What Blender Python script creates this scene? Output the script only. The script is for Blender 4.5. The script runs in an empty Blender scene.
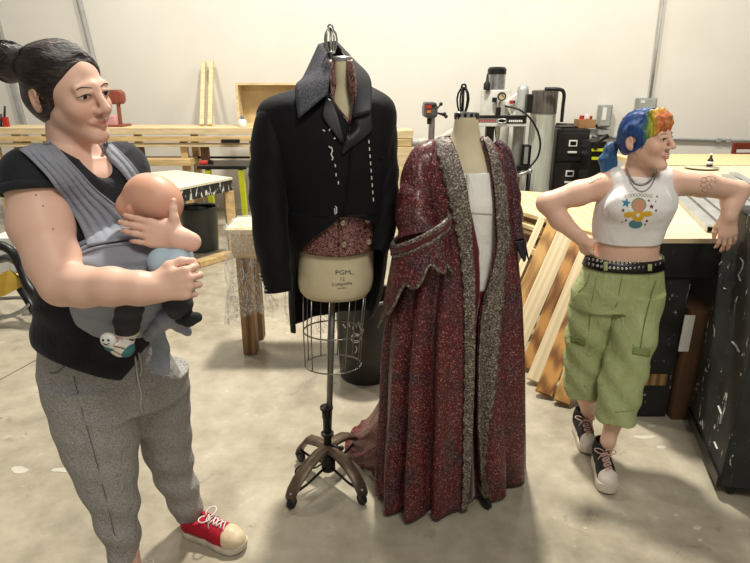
import bpy, bmesh, math, random
import numpy as np
from mathutils import Vector, Matrix
from mathutils.bvhtree import BVHTree
random.seed(4); RNG = np.random.RandomState(4)
SC = bpy.context.scene; COL = SC.collection
V = Vector
# ---------------------------------------------------------------- camera numbers (eye height, tilt, focal length in pixels)
EYE = 1.6; TILT = math.radians(19); FPX = 564.0
CT, ST = math.cos(TILT), math.sin(TILT)
def ray(u, v):
    a = (u-375)/FPX; b = (281.5-v)/FPX
    return V((a, CT+b*ST, b*CT-ST))
def at(u, v, Y):
    d = ray(u, v); return V((0, 0, EYE)) + d*(Y/d.y)
def onz(u, v, z=0.0):
    d = ray(u, v); return V((0, 0, EYE)) + d*((z-EYE)/d.z)
def wall_y(x): return 7.6-.08*x
def px_w(u, v, Y, n):          # n pixels as metres at that point
    d = ray(u, v); return n/FPX*Y/d.y

# ---------------------------------------------------------------- materials
def lin(c):
    return tuple(((x/255)/12.92 if x/255 <= .04045 else ((x/255+.055)/1.055)**2.4) for x in c)+(1.0,)
class NT:
    def __init__(s, name):
        s.m = bpy.data.materials.new(name); s.m.use_nodes = True
        s.t = s.m.node_tree; s.n = s.t.nodes; s.b = s.n['Principled BSDF']
        s.tc = s.n.new('ShaderNodeTexCoord')
    def link(s, a, b): s.t.links.new(a, b)
    def coord(s, scale=(1, 1, 1), rot=(0, 0, 0), kind='Object'):
        mp = s.n.new('ShaderNodeMapping'); mp.inputs['Scale'].default_value = scale; mp.inputs['Rotation'].default_value = rot
        s.link(s.tc.outputs[kind], mp.inputs['Vector']); return mp.outputs['Vector']
    def noise(s, vec, scale, detail=4, rough=.55, dist=0):
        x = s.n.new('ShaderNodeTexNoise'); x.inputs['Scale'].default_value = scale; x.inputs['Detail'].default_value = detail
        x.inputs['Roughness'].default_value = rough; x.inputs['Distortion'].default_value = dist
        s.link(vec, x.inputs['Vector']); return x.outputs['Fac']
    def voro(s, vec, scale, feature='F1', out='Distance'):
        x = s.n.new('ShaderNodeTexVoronoi'); x.feature = feature; x.inputs['Scale'].default_value = scale
        s.link(vec, x.inputs['Vector']); return x.outputs[out]
    def wave(s, vec, scale, dist=2, detail=2, dscale=1, axis='X', kind='BANDS'):
        x = s.n.new('ShaderNodeTexWave'); x.wave_type = kind
        if kind == 'BANDS': x.bands_direction = axis
        else: x.rings_direction = axis
        x.inputs['Scale'].default_value = scale; x.inputs['Distortion'].default_value = dist
        x.inputs['Detail'].default_value = detail; x.inputs['Detail Scale'].default_value = dscale
        s.link(vec, x.inputs['Vector']); return x.outputs['Fac']
    def ramp(s, fac, stops, interp='LINEAR'):
        r = s.n.new('ShaderNodeValToRGB'); r.color_ramp.interpolation = interp
        while len(r.color_ramp.elements) < len(stops): r.color_ramp.elements.new(.5)
        for e, (p, c) in zip(r.color_ramp.elements, stops):
            e.position = p; e.color = lin(c) if len(c) == 3 else c
        s.link(fac, r.inputs['Fac']); return r.outputs['Color']
    def mix(s, fac, a, b, mode='MIX'):
        x = s.n.new('ShaderNodeMix'); x.data_type = 'RGBA'; x.blend_type = mode
        for sock, val in ((x.inputs['Factor'], fac), (x.inputs['A'], a), (x.inputs['B'], b)):
            pass
        ins = [i for i in x.inputs if i.enabled]
        fa = [i for i in x.inputs if i.name == 'Factor' and i.type == 'VALUE'][0]
        ca = [i for i in x.inputs if i.name == 'A' and i.type == 'RGBA'][0]
        cb = [i for i in x.inputs if i.name == 'B' and i.type == 'RGBA'][0]
        for sock, val in ((fa, fac), (ca, a), (cb, b)):
            if isinstance(val, (int, float)): sock.default_value = val
            elif isinstance(val, tuple): sock.default_value = lin(val) if len(val) == 3 else val
            else: s.link(val, sock)
        return [o for o in x.outputs if o.type == 'RGBA'][0]
    def math(s, op, a, b=0.0):
        x = s.n.new('ShaderNodeMath'); x.operation = op
        for i, val in enumerate((a, b)):
            if isinstance(val, (int, float)): x.inputs[i].default_value = val
            else: s.link(val, x.inputs[i])
        return x.outputs[0]
    def color(s, sock):
        if isinstance(sock, tuple): s.b.inputs['Base Color'].default_value = lin(sock)
        else: s.link(sock, s.b.inputs['Base Color'])
    def bump(s, fac, strength=.3, dist=.01):
        x = s.n.new('ShaderNodeBump'); x.inputs['Strength'].default_value = strength; x.inputs['Distance'].default_value = dist
        s.link(fac, x.inputs['Height']); s.link(x.outputs['Normal'], s.b.inputs['Normal'])
    def set(s, **k):
        for a, b in k.items():
            nm = a.replace('_', ' ').title()
            nm = {'Ior': 'IOR', 'Specular': 'Specular IOR Level', 'Transmission': 'Transmission Weight', 'Sheen': 'Sheen Weight', 'Subsurface': 'Subsurface Weight', 'Coat': 'Coat Weight'}.get(nm, nm)
            s.b.inputs[nm].default_value = b
        return s
def M(name, col, rough=.6, metal=0, var=.12, vs=6, bump=0, bs=120, spec=.4, col2=None, stretch=(1, 1, 1)):
    t = NT(name); c2 = col2 or tuple(max(0, x*(1-var)) for x in col)
    n = t.noise(t.coord(stretch), vs, 5); t.color(t.ramp(n, [(.35, c2), (.65, col)]))
    t.set(roughness=rough, metallic=metal, specular=spec)
    if bump: t.bump(t.noise(t.coord(stretch), bs, 3), bump, .004)
    return t.m

# ---------------------------------------------------------------- mesh builder
def basis(d, up=V((0, 0, 1))):
    d = d.normalized()
    if abs(d.dot(up)) > .97: up = V((1, 0, 0))
    x = up.cross(d).normalized(); y = d.cross(x).normalized()
    return x, y, d
class MB:
    def __init__(s): s.v = []; s.f = []; s.mi = []
    def add(s, vs, fs):
        b = len(s.v); s.v += [V(x) for x in vs]; s.f += [tuple(i+b for i in f) for f in fs]; return s
    def box(s, c, size, rot=None):
        R = rot if rot is not None else Matrix.Identity(3)
        if isinstance(R, (int, float)): R = Matrix.Rotation(R, 3, 'Z')
        h = V(size)*.5; c = V(c)
        vs = [c+R@V((x*h.x, y*h.y, z*h.z)) for x in (-1, 1) for y in (-1, 1) for z in (-1, 1)]
        return s.add(vs, [(0, 1, 3, 2), (4, 6, 7, 5), (0, 4, 5, 1), (2, 3, 7, 6), (0, 2, 6, 4), (1, 5, 7, 3)])
    def bar(s, a, b, w, h, up=V((0, 0, 1))):      # square bar from a to b
        a, b = V(a), V(b); x, y, d = basis(b-a, up); R = Matrix((x, y, d)).transposed()
        return s.box((a+b)/2, (w, h, (b-a).length), R)
    def hexa(s, p):                              # 8 corners: bottom 4 ccw, top 4 ccw
        return s.add(p, [(3, 2, 1, 0), (4, 5, 6, 7), (0, 1, 5, 4), (1, 2, 6, 5), (2, 3, 7, 6), (3, 0, 4, 7)])
    def rings(s, rings, closed=True, cap=True):
        n = len(rings[0]); vs = [p for r in rings for p in r]; fs = []
        for i in range(len(rings)-1):
            for j in range(n if closed else n-1):
                k = (j+1) % n; fs.append((i*n+j, i*n+k, (i+1)*n+k, (i+1)*n+j))
        if cap and closed:
            fs.append(tuple(reversed(range(n)))); fs.append(tuple(range((len(rings)-1)*n, len(rings)*n)))
        return s.add(vs, fs)
    def tube(s, pts, r, n=10, closed=False, flat=1.0, up=V((0, 0, 1))):
        pts = [V(p) for p in pts]; m = len(pts); rs = r if hasattr(r, '__len__') else [r]*m
        rings = []; px = None
        for i, p in enumerate(pts):
            if closed: d = pts[(i+1) % m]-pts[i-1]
            else: d = pts[min(i+1, m-1)]-pts[max(i-1, 0)]
            d.normalize()
            if px is None: x, y, _ = basis(d, up)
            else:
                x = px-d*px.dot(d)
                x = x.normalized() if x.length > 1e-6 else basis(d, up)[0]
                y = d.cross(x)
            px = x
            rings.append([p+(x*math.cos(t)+y*math.sin(t)*flat)*rs[i] for t in [2*math.pi*k/n for k in range(n)]])
        if closed: rings.append(rings[0])
        return s.rings(rings, True, not closed)
    def cyl(s, a, b, r, r2=None, n=20): return s.tube([a, b], [r, r2 if r2 is not None else r], n)
    def lathe(s, c, prof, n=24, axis=V((0, 0, 1)), sx=1, sy=1):   # prof: (radius, height)
        x, y, d = basis(V(axis), V((0, 1, 0))); c = V(c)
        return s.rings([[c+d*h+(x*math.cos(t)*sx+y*math.sin(t)*sy)*max(r, 1e-4) for t in [2*math.pi*k/n for k in range(n)]] for r, h in prof])
    def sphere(s, c, r, n=16, rot=None):
        if not hasattr(r, '__len__'): r = (r, r, r)
        R = rot or Matrix.Identity(3); m = n//2; c = V(c)
        return s.rings([[c+R@V((r[0]*math.sin(p)*math.cos(t), r[1]*math.sin(p)*math.sin(t), -r[2]*math.cos(p))) for t in [2*math.pi*k/n for k in range(n)]] for p in [max(.02, min(math.pi-.02, math.pi*i/m)) for i in range(m+1)]])
    def prism(s, poly, off):                     # planar polygon extruded by the vector off
        n = len(poly); off = V(off); poly = [V(p) for p in poly]
        return s.add(poly+[p+off for p in poly], [tuple(reversed(range(n))), tuple(range(n, 2*n))]+[(i, (i+1) % n, n+(i+1) % n, n+i) for i in range(n)])
    def grid(s, rows):                           # open sheet
        return s.rings(rows, False, False)
    def build(s, name, mat, parent=None, smooth=False, bevel=0, solid=0, sub=0, origin=None, recalc=True, colors=None, offset=0, angle=None):
        me = bpy.data.meshes.new(name)
        o = bpy.data.objects.new(name, me); COL.objects.link(o)
        if parent is not None:
            base = V(parent.get('_o', (0, 0, 0))); o.parent = parent; o['_o'] = tuple(base)
        else:
            if origin is None:
                lo = [min(p[i] for p in s.v) for i in range(3)]; hi = [max(p[i] for p in s.v) for i in range(3)]
                origin = ((lo[0]+hi[0])/2, (lo[1]+hi[1])/2, lo[2])
            base = V(origin); o.location = base; o['_o'] = tuple(base)
        me.from_pydata([tuple(p-base) for p in s.v], [], s.f)
        if recalc:
            bm = bmesh.new(); bm.from_mesh(me); bmesh.ops.recalc_face_normals(bm, faces=bm.faces); bm.to_mesh(me); bm.free()
        if mat: me.materials.append(mat)
        if smooth:
            me.polygons.foreach_set('use_smooth', [True]*len(me.polygons))
            if angle: me.set_sharp_from_angle(angle=math.radians(angle))
        if solid: md = o.modifiers.new('thick', 'SOLIDIFY'); md.thickness = solid; md.offset = offset
        if bevel: md = o.modifiers.new('bev', 'BEVEL'); md.width = bevel; md.segments = 2; md.limit_method = 'ANGLE'; md.harden_normals = False
        if sub: md = o.modifiers.new('sub', 'SUBSURF'); md.levels = sub; md.render_levels = sub
        return o
def tag(o, label=None, cat=None, group=None, kind=None):
    if label: o['label'] = label
    if cat: o['category'] = cat
    if group: o['group'] = group
    if kind: o['kind'] = kind
    return o
def thing(name, loc, label, cat, group=None):
    o = bpy.data.objects.new(name, None); COL.objects.link(o); o.location = loc; o['_o'] = tuple(loc)
    o.empty_display_size = .1
    return tag(o, label, cat, group)
def struct(o): o['kind'] = 'structure'; return o
def copy_tree(o, parent=None):
    c = o.copy(); COL.objects.link(c)
    if parent is not None: c.parent = parent
    for ch in list(o.children): copy_tree(ch, c)
    return c
def cat(pts, n=8):                               # Catmull-Rom through points
    pts = [V(p) for p in pts]; P = [pts[0]*2-pts[1]]+pts+[pts[-1]*2-pts[-2]]; out = []
    for i in range(1, len(P)-2):
        a, b, c, d = P[i-1:i+3]
        for k in range(n):
            t = k/n; out.append(.5*((2*b)+(c-a)*t+(2*a-5*b+4*c-d)*t*t+(3*b-a-3*c+d)*t**3))
    out.append(pts[-1]); return out
def lerp_tab(tab, x):                            # rows (x, a, b, ...) interpolated smoothly
    if x <= tab[0][0]: return list(tab[0][1:])
    for r, q in zip(tab, tab[1:]):
        if x <= q[0]:
            t = (x-r[0])/(q[0]-r[0]); return [m+(n-m)*t for m, n in zip(r[1:], q[1:])]
    return list(tab[-1][1:])

# ---------------------------------------------------------------- implicit surfaces for bodies and soft clothing
class SDF:
    def __init__(s, lo, hi, h):
        s.lo = np.array(lo, float); s.h = h; s.n = [int(math.ceil((b-a)/h))+1 for a, b in zip(lo, hi)]
        s.a = np.full(s.n, .3, np.float32); s.ax = [(s.lo[i]+h*np.arange(s.n[i])).astype(np.float32) for i in range(3)]
        s.R = np.eye(3); s.o = np.zeros(3); s.sc = 1.0
    def frame(s, R=None, o=(0, 0, 0), sc=1.0):
        s.R = np.eye(3) if R is None else np.array(R, float); s.o = np.array(o, float); s.sc = sc; return s
    def w(s, p): return s.R @ (np.array(p, float)*s.sc)+s.o
    def blk(s, lo, hi):
        sl = []; cs = []
        for i in range(3):
            a = max(0, int((lo[i]-s.lo[i])/s.h)-1); b = min(s.n[i], int((hi[i]-s.lo[i])/s.h)+3)
            if b <= a: return None, None
            sl.append(slice(a, b)); sh = [1, 1, 1]; sh[i] = -1; cs.append(s.ax[i][a:b].reshape(sh))
        return tuple(sl), cs
    def put(s, sl, d, k, op):
        A = s.a[sl]; d = d.astype(np.float32)
        if op == 'sub':
            d = -d
            if k > 0: h = np.maximum(k-np.abs(A-d), 0)/k; s.a[sl] = np.maximum(A, d)+h*h*k*.25
            else: s.a[sl] = np.maximum(A, d)
        else:
            if k > 0: h = np.maximum(k-np.abs(A-d), 0)/k; s.a[sl] = np.minimum(A, d)-h*h*k*.25
            else: s.a[sl] = np.minimum(A, d)
    def cone(s, a, b, r1, r2=None, k=.02, flat=None, op='add'):
        a, b = s.w(a), s.w(b); r1 *= s.sc; r2 = r1 if r2 is None else r2*s.sc; k *= s.sc
        m = max(r1, r2)+k+.012
        sl, c = s.blk(np.minimum(a, b)-m, np.maximum(a, b)+m)
        if sl is None: return s
        ba = b-a; L2 = max(ba @ ba, 1e-12); q = [c[i]-a[i] for i in range(3)]
        t = np.clip((q[0]*ba[0]+q[1]*ba[1]+q[2]*ba[2])/L2, 0, 1)
        q = [q[i]-t*ba[i] for i in range(3)]
        if flat:
            n = s.R @ np.array(flat[0], float); n /= np.linalg.norm(n); dp = (q[0]*n[0]+q[1]*n[1]+q[2]*n[2])*(1/flat[1]-1)
            q = [q[i]+dp*n[i] for i in range(3)]
        d = np.sqrt(q[0]**2+q[1]**2+q[2]**2)-(r1+(r2-r1)*t)
        if flat: d = d*flat[1]**.5
        s.put(sl, d, k, op); return s
    def chain(s, pts, rs, k=.02, flat=None, op='add'):
        for a, b, r, q in zip(pts, pts[1:], rs, rs[1:]): s.cone(a, b, r, q, k, flat, op)
        return s
    def ell(s, c0, R3, k=.02, rot=None, op='add'):
        c0 = s.w(c0); R3 = np.array(R3, float)*s.sc; k *= s.sc; m = max(R3)+k+.012
        Q = s.R if rot is None else s.R @ np.array(rot, float)
        sl, c = s.blk(c0-m, c0+m)
        if sl is None: return s
        q = [c[i]-c0[i] for i in range(3)]
        l = [q[0]*Q[0, j]+q[1]*Q[1, j]+q[2]*Q[2, j] for j in range(3)]
        k0 = np.sqrt(sum((l[j]/R3[j])**2 for j in range(3))); k1 = np.sqrt(sum((l[j]/R3[j]**2)**2 for j in range(3)))
        s.put(sl, k0*(k0-1)/np.maximum(k1, 1e-6), k, op); return s
    def stack(s, lv, k=.02, yaw=0, e=2.0, grow=0, cap=True, op='add'):      # lv rows: (z, cx, cy, rx, ry) world
        lv = sorted(lv); T = np.array(lv, float); m = T[:, 3:].max()+k+.03+grow
        lo = [T[:, 1].min()-m, T[:, 2].min()-m, T[0, 0]-(.03 if cap else 0)]; hi = [T[:, 1].max()+m, T[:, 2].max()+m, T[-1, 0]+(.03 if cap else 0)]
        sl, c = s.blk(lo, hi); z = c[2].ravel(); zi = np.clip(z, T[0, 0], T[-1, 0])
        zz = np.linspace(T[0, 0], T[-1, 0], 200); g = []
        for j in range(1, 5):
            y = np.interp(zz, T[:, 0], T[:, j]); w = np.hanning(15); w /= w.sum()
            y = np.convolve(np.pad(y, 7, 'edge'), w, 'valid'); g.append(np.interp(zi, zz, y).reshape(1, 1, -1))
        cx, cy, rx, ry = g; rx = rx+grow; ry = ry+grow; dx = c[0]-cx; dy = c[1]-cy
        if yaw: dx, dy = dx*math.cos(yaw)+dy*math.sin(yaw), -dx*math.sin(yaw)+dy*math.cos(yaw)
        rr = (np.abs(dx/rx)**e+np.abs(dy/ry)**e)**(1/e)
        d = (rr-1)*np.minimum(rx, ry)
        d = np.maximum(d, np.maximum(T[0, 0]-c[2], c[2]-T[-1, 0]))
        s.put(sl, d, k, op); return s
    def cut(s, p, n, k=0):                       # keep the side n points away from
        p, n = s.w(p), s.R @ np.array(n, float); n = n/np.linalg.norm(n)
        X, Y, Z = [a.reshape([-1 if i == j else 1 for j in range(3)]) for i, a in enumerate(s.ax)]
        d = ((X-p[0])*n[0]+(Y-p[1])*n[1]+(Z-p[2])*n[2]).astype(np.float32)
        if k: h = np.maximum(k-np.abs(s.a-d), 0)/k; s.a = np.maximum(s.a, d)+h*h*k*.25
        else: s.a = np.maximum(s.a, d)
        return s
    def disp(s, fn):
        X, Y, Z = [a.reshape([-1 if i == j else 1 for j in range(3)]) for i, a in enumerate(s.ax)]
        near = np.abs(s.a) < .04
        s.a = np.where(near, s.a+fn(X, Y, Z), s.a).astype(np.float32); return s
    def mesh(s):
        s.a[0] = s.a[-1] = .1; s.a[:, 0] = s.a[:, -1] = .1; s.a[:, :, 0] = s.a[:, :, -1] = .1
        a = s.a; ins = a < 0
        cnt = np.zeros([n-1 for n in s.n], np.uint8)
        offs = [(i, j, k) for i in (0, 1) for j in (0, 1) for k in (0, 1)]
        S = lambda A, o: A[o[0]:A.shape[0]-1+o[0], o[1]:A.shape[1]-1+o[1], o[2]:A.shape[2]-1+o[2]]
        for o in offs: cnt += S(ins, o)
        act = (cnt > 0) & (cnt < 8); idx = np.argwhere(act)
        vals = np.stack([a[idx[:, 0]+o[0], idx[:, 1]+o[1], idx[:, 2]+o[2]] for o in offs], 1)
        acc = np.zeros((len(idx), 3)); num = np.zeros(len(idx))
        for p in range(8):
            for q in range(p+1, 8):
                op, oq = np.array(offs[p]), np.array(offs[q])
                if np.abs(op-oq).sum() != 1: continue
                va, vb = vals[:, p], vals[:, q]; m = (va < 0) != (vb < 0)
                t = np.where(m, va/np.where(m, va-vb, 1), 0)
                acc += m[:, None]*(op+t[:, None]*(oq-op)); num += m
        pts = s.lo+s.h*(idx+acc/num[:, None])
        ids = np.full(act.shape, -1, np.int32); ids[tuple(idx.T)] = np.arange(len(idx)); faces = []
        for ax in range(3):
            A = np.moveaxis(ins, ax, 0); D = np.moveaxis(ids, ax, 0)
            e = np.argwhere(A[:-1, 1:-1, 1:-1] != A[1:, 1:-1, 1:-1]); i, j, k = e[:, 0], e[:, 1]+1, e[:, 2]+1
            f = np.stack([D[i, j-1, k-1], D[i, j, k-1], D[i, j, k], D[i, j-1, k]], 1)
            flip = A[i, j, k] if ax != 1 else ~A[i, j, k]
            f[~flip] = f[~flip][:, ::-1]; faces.append(f)
        F = np.concatenate(faces); F = F[(F >= 0).all(1)]
        return pts, F
    def build(s, name, mat, parent=None, origin=None, color=None, relax=1):
        P, F = s.mesh()
        if relax:                                # light smoothing
            for _ in range(relax):
                acc = np.zeros_like(P); n = np.zeros(len(P))
                for a, b in ((0, 1), (1, 2), (2, 3), (3, 0)):
                    np.add.at(acc, F[:, a], P[F[:, b]]); np.add.at(n, F[:, a], 1); np.add.at(acc, F[:, b], P[F[:, a]]); np.add.at(n, F[:, b], 1)
                P = P*.5+.5*acc/np.maximum(n, 1)[:, None]
        me = bpy.data.meshes.new(name); o = bpy.data.objects.new(name, me); COL.objects.link(o)
        if parent is not None: base = np.array(parent['_o']); o.parent = parent
        else: base = np.array(origin if origin is not None else ((P[:, 0].min()+P[:, 0].max())/2, (P[:, 1].min()+P[:, 1].max())/2, P[:, 2].min())); o.location = base
        o['_o'] = tuple(float(x) for x in base)
        me.vertices.add(len(P)); me.vertices.foreach_set('co', (P-base).astype(np.float32).ravel())
        me.loops.add(F.size); me.loops.foreach_set('vertex_index', F.astype(np.int32).ravel())
        me.polygons.add(len(F)); me.polygons.foreach_set('loop_start', np.arange(0, F.size, 4, dtype=np.int32))
        me.update(calc_edges=True); me.validate()
        me.polygons.foreach_set('use_smooth', np.ones(len(me.polygons), bool))
        me.materials.append(mat)
        if color is not None:
            c = color(P); at_ = me.color_attributes.new('tint', 'FLOAT_COLOR', 'POINT')
            at_.data.foreach_set('color', np.concatenate([c, np.ones((len(c), 1))], 1).astype(np.float32).ravel())
        return o
def snoise(X, Y, Z, f, seed=0):                  # cheap smooth noise from summed sines
    r = np.random.RandomState(seed); out = 0
    for i in range(5):
        d = r.randn(3); d *= f*(.7+.6*r.rand())/np.linalg.norm(d); out = out+np.sin(X*d[0]+Y*d[1]+Z*d[2]+r.rand()*6.28)
    return out/5

def world_bvh(objs):
    vs = []; ps = []
    for o in (objs if isinstance(objs, (list, tuple)) else [objs]):
        dg = bpy.context.evaluated_depsgraph_get(); ev = o.evaluated_get(dg); me = ev.to_mesh(); b = len(vs)
        base = V(o['_o']); vs += [base+v.co for v in me.vertices]; ps += [tuple(i+b for i in p.vertices) for p in me.polygons]; ev.to_mesh_clear()
    return BVHTree.FromPolygons(vs, ps)
def hit(bvh, u, v, off=0.0, fall=None):
    o = V((0, 0, EYE)); d = ray(u, v).normalized(); loc, n, i, dist = bvh.ray_cast(o, d)
    if loc is None: return at(u, v, fall) if fall else None
    if n.dot(d) > 0: n = -n
    return loc+n*off
def drape(bvh, e0, e1, ns, nt, off, fall, rip=None, sm=2):
    """a cloth strip lying on a body: rows run between the two edge curves"""
    def samp(c, t):
        x = t*(len(c)-1); i = min(int(x), len(c)-2); f = x-i
        return (c[i][0]+(c[i+1][0]-c[i][0])*f, c[i][1]+(c[i+1][1]-c[i][1])*f)
    rows = []
    for i in range(nt+1):
        t = i/nt; a, b = samp(e0, t), samp(e1, t); row = []
        for j in range(ns+1):
            q = j/ns; u, v = a[0]+(b[0]-a[0])*q, a[1]+(b[1]-a[1])*q
            p = hit(bvh, u, v, off, fall(u, v) if callable(fall) else fall); row.append(p)
        rows.append(row)
    for _ in range(sm):
        rows = [[(r[max(j-1, 0)]+r[min(j+1, ns)]+rows[max(i-1, 0)][j]+rows[min(i+1, nt)][j]+r[j]*2)/6 for j in range(ns+1)] for i, r in enumerate(rows)]
    if rip:
        for i in range(nt+1):
            for j in range(ns+1):
                d = (V((0, 0, EYE))-rows[i][j]).normalized(); rows[i][j] = rows[i][j]+d*rip(j/ns, i/nt)
    return rows
# ================================================================= camera, light
cam = bpy.data.cameras.new('camera'); co = bpy.data.objects.new('camera', cam); COL.objects.link(co)
cam.sensor_width = 36; cam.lens = 36*FPX/750; co.location = (0, 0, EYE); co.rotation_euler = (math.radians(90)-TILT, 0, 0)
cam.clip_start = .05; SC.camera = co
SC.view_settings.view_transform = 'Standard'; SC.view_settings.look = 'None'; SC.view_settings.gamma = 1; SC.view_settings.exposure = 0.0
w = bpy.data.worlds.new('world'); SC.world = w; w.use_nodes = True
w.node_tree.nodes['Background'].inputs['Color'].default_value = (1, .96, .9, 1); w.node_tree.nodes['Background'].inputs['Strength'].default_value = .29
def lamp(name, loc, tgt, size, power, col=(1, .95, .86)):
    l = bpy.data.lights.new(name, 'AREA'); l.shape = 'DISK'; l.size = size; l.energy = power; l.color = col
    o = bpy.data.objects.new(name, l); COL.objects.link(o); o.location = loc
    o.rotation_euler = (V(tgt)-V(loc)).to_track_quat('-Z', 'Y').to_euler(); return o
lamp('high_bay_lamp', (.15, 4.4, 6.2), (.1, 2.2, 0), .5, 530)
lamp('high_bay_lamp_wall', (-2.6, 4.6, 5.2), (-1.0, 7.5, 1.0), .6, 128)
lamp('wall_light_right', (3.2, 4.6, 5.2), (2.6, 7.3, 1.0), .6, 108)  # unseen light aimed at the right of the wall
lamp('front_fill_light', (.9, -.8, 4.2), (.2, 2.2, .8), 1.2, 80)  # unseen fill light, added behind the camera to lift the front sides

# ================================================================= room
def concrete():
    t = NT('concrete'); c = t.coord()
    a = t.noise(c, 1.1, 6, .6, .6); b = t.noise(c, 7, 6, .65); d = t.noise(c, 60, 3)
    base = t.ramp(t.math('ADD', t.math('MULTIPLY', a, .6), t.math('MULTIPLY', b, .4)), [(.36, (138, 130, 112)), (.5, (166, 157, 137)), (.64, (186, 178, 158))])
    sp = t.ramp(t.noise(c, 16, 6, .7), [(.66, (0, 0, 0)), (.71, (255, 255, 255))])
    base = t.mix(t.math('MULTIPLY', sp, .5), base, (214, 208, 192))
    dk = t.ramp(t.noise(c, 3.3, 8, .7, 1.5), [(.60, (0, 0, 0)), (.70, (255, 255, 255))])
    base = t.mix(t.math('MULTIPLY', dk, .6), base, (104, 97, 82))
    v = t.voro(c, 2.6); ring = t.ramp(v, [(.02, (255, 255, 255)), (.035, (0, 0, 0))])
    base = t.mix(t.math('MULTIPLY', ring, .5), base, (226, 222, 206))
    t.color(base); t.set(specular=.35)
    t.link(t.ramp(b, [(.3, (70, 70, 70)), (.7, (150, 150, 150))]), t.b.inputs['Roughness']); t.bump(d, .12, .003); return t.m
fl = MB(); N = 1
fl.box((0, 4, -.05), (16, 13, .1)); struct(fl.build('floor', concrete(), origin=(0, 0, 0)))
wp = NT('wall_paint'); wp.color(wp.ramp(wp.noise(wp.coord(), 1.2, 5), [(.3, (214, 210, 199)), (.7, (223, 219, 209))])); wp.set(roughness=.7, specular=.25)
wm = MB(); wm.hexa([(-8, wall_y(-8), 0), (8, wall_y(8), 0), (8, wall_y(8)+.2, 0), (-8, wall_y(-8)+.2, 0), (-8, wall_y(-8), 5.5), (8, wall_y(8), 5.5), (8, wall_y(8)+.2, 5.5), (-8, wall_y(-8)+.2, 5.5)])
struct(wm.build('wall_back', wp.m))
seam = M('floor_joint', (92, 86, 74), .9)
a, b = onz(-30, 396), onz(66, 344); s_ = MB(); s_.bar(a+V((0, 0, .0005)), b+V((0, 0, .0005)), .008, .001); struct(s_.build('trim_1', seam))
galv = M('galvanised', (172, 173, 170), .4, .5, .1, 30)
def wall_pt(u, v, off=0.0):
    d = ray(u, v); t = (7.6-off)/(d.y+.08*d.x); return V((0, 0, EYE))+d*t
grey = M('grey_conduit', (166, 167, 163), .5)
p = MB(); p.tube([wall_pt(77, -8, .04), wall_pt(104, 102, .04)], .033, 12); struct(p.build('trim_2', grey, smooth=True, angle=40))
p = MB(); p.bar(wall_pt(-3, 18, .02), wall_pt(27, 134, .02), .09, .05); struct(p.build('trim_3', grey))
# surface conduit on the wall with couplings
t = thing('wall_conduit', wall_pt(690, 139, .03), 'thin grey conduit running level along the white wall behind the rainbow-haired person', 'conduit')
p = MB(); p.tube([wall_pt(592, 136.5, .03), wall_pt(800, 142.5, .03)], .017, 10); p.build('pipe', grey, t, True)
for u in (621, 718, 728):
    p = MB(); c = wall_pt(u, 136.5+(u-592)*.029, .03); p.box(c, (.05, .05, .05)); p.build('coupling', grey, t, bevel=.006)

cream = M('pale_wood', (226, 203, 158), .6, 0, .14, 4, stretch=(1, 6, 6))
pine = M('pine', (220, 188, 132), .55, 0, .18, 3, stretch=(1, 8, 8))
def woodgrain(name, a, b, scale=3, rot=(0, 0, 0), st=(10, 1, 10), dist=4, rough=.55):
    t = NT(name); c = t.coord(st, rot); wv = t.wave(c, scale, dist, 3, .6); n = t.noise(c, 9, 4)
    t.color(t.ramp(t.math('ADD', t.math('MULTIPLY', wv, .7), t.math('MULTIPLY', n, .3)), [(.15, a), (.8, b)])); t.set(roughness=rough, specular=.3); t.bump(n, .1, .002); return t.m
black = M('black_paint', (26, 26, 25), .5, 0, .3, 8)
blackp = M('black_plastic', (20, 20, 21), .38, 0, .2, 8)
dsteel = M('dark_steel', (58, 56, 52), .38, .8, .25, 20)
steel = M('steel', (178, 178, 174), .32, .85, .12, 30)
white = M('white_paint', (232, 231, 224), .5, 0, .05)
redp = M('red_paint', (176, 42, 32), .45)
yel = M('lime_yellow', (206, 214, 40), .5)
card = M('cardboard', (160, 120, 78), .8, 0, .1, 12)
def scuffed(name, base=(30, 31, 30), amt=.0):
    t = NT(name); c = t.coord(); n = t.noise(c, 5, 6, .6)
    col = t.ramp(n, [(.3, tuple(x*.75 for x in base)), (.7, tuple(x*1.35+6 for x in base))])
    a = t.ramp(t.noise(t.coord((1, 1, .45)), 22, 5, .62, .8), [(.635-amt, (0, 0, 0)), (.66-amt, (255, 255, 255))])
    col = t.mix(a, col, (205, 203, 192))
    b = t.ramp(t.voro(t.coord((1, 1, 1)), 26), [(.035, (255, 255, 255)), (.06, (0, 0, 0))])
    col = t.mix(t.math('MULTIPLY', b, .8), col, (190, 190, 182))
    st = t.ramp(t.noise(t.coord((14, 14, 1.2)), 6, 3, .6), [(.66, (0, 0, 0)), (.74, (255, 255, 255))]); col = t.mix(t.math('MULTIPLY', st, .35), col, (110, 110, 104))
    t.color(col); t.set(roughness=.55, specular=.35); t.bump(n, .2, .004); return t.m
scuff = scuffed('scuffed_black'); paintedge = scuffed('splattered_black', amt=.07)

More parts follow.
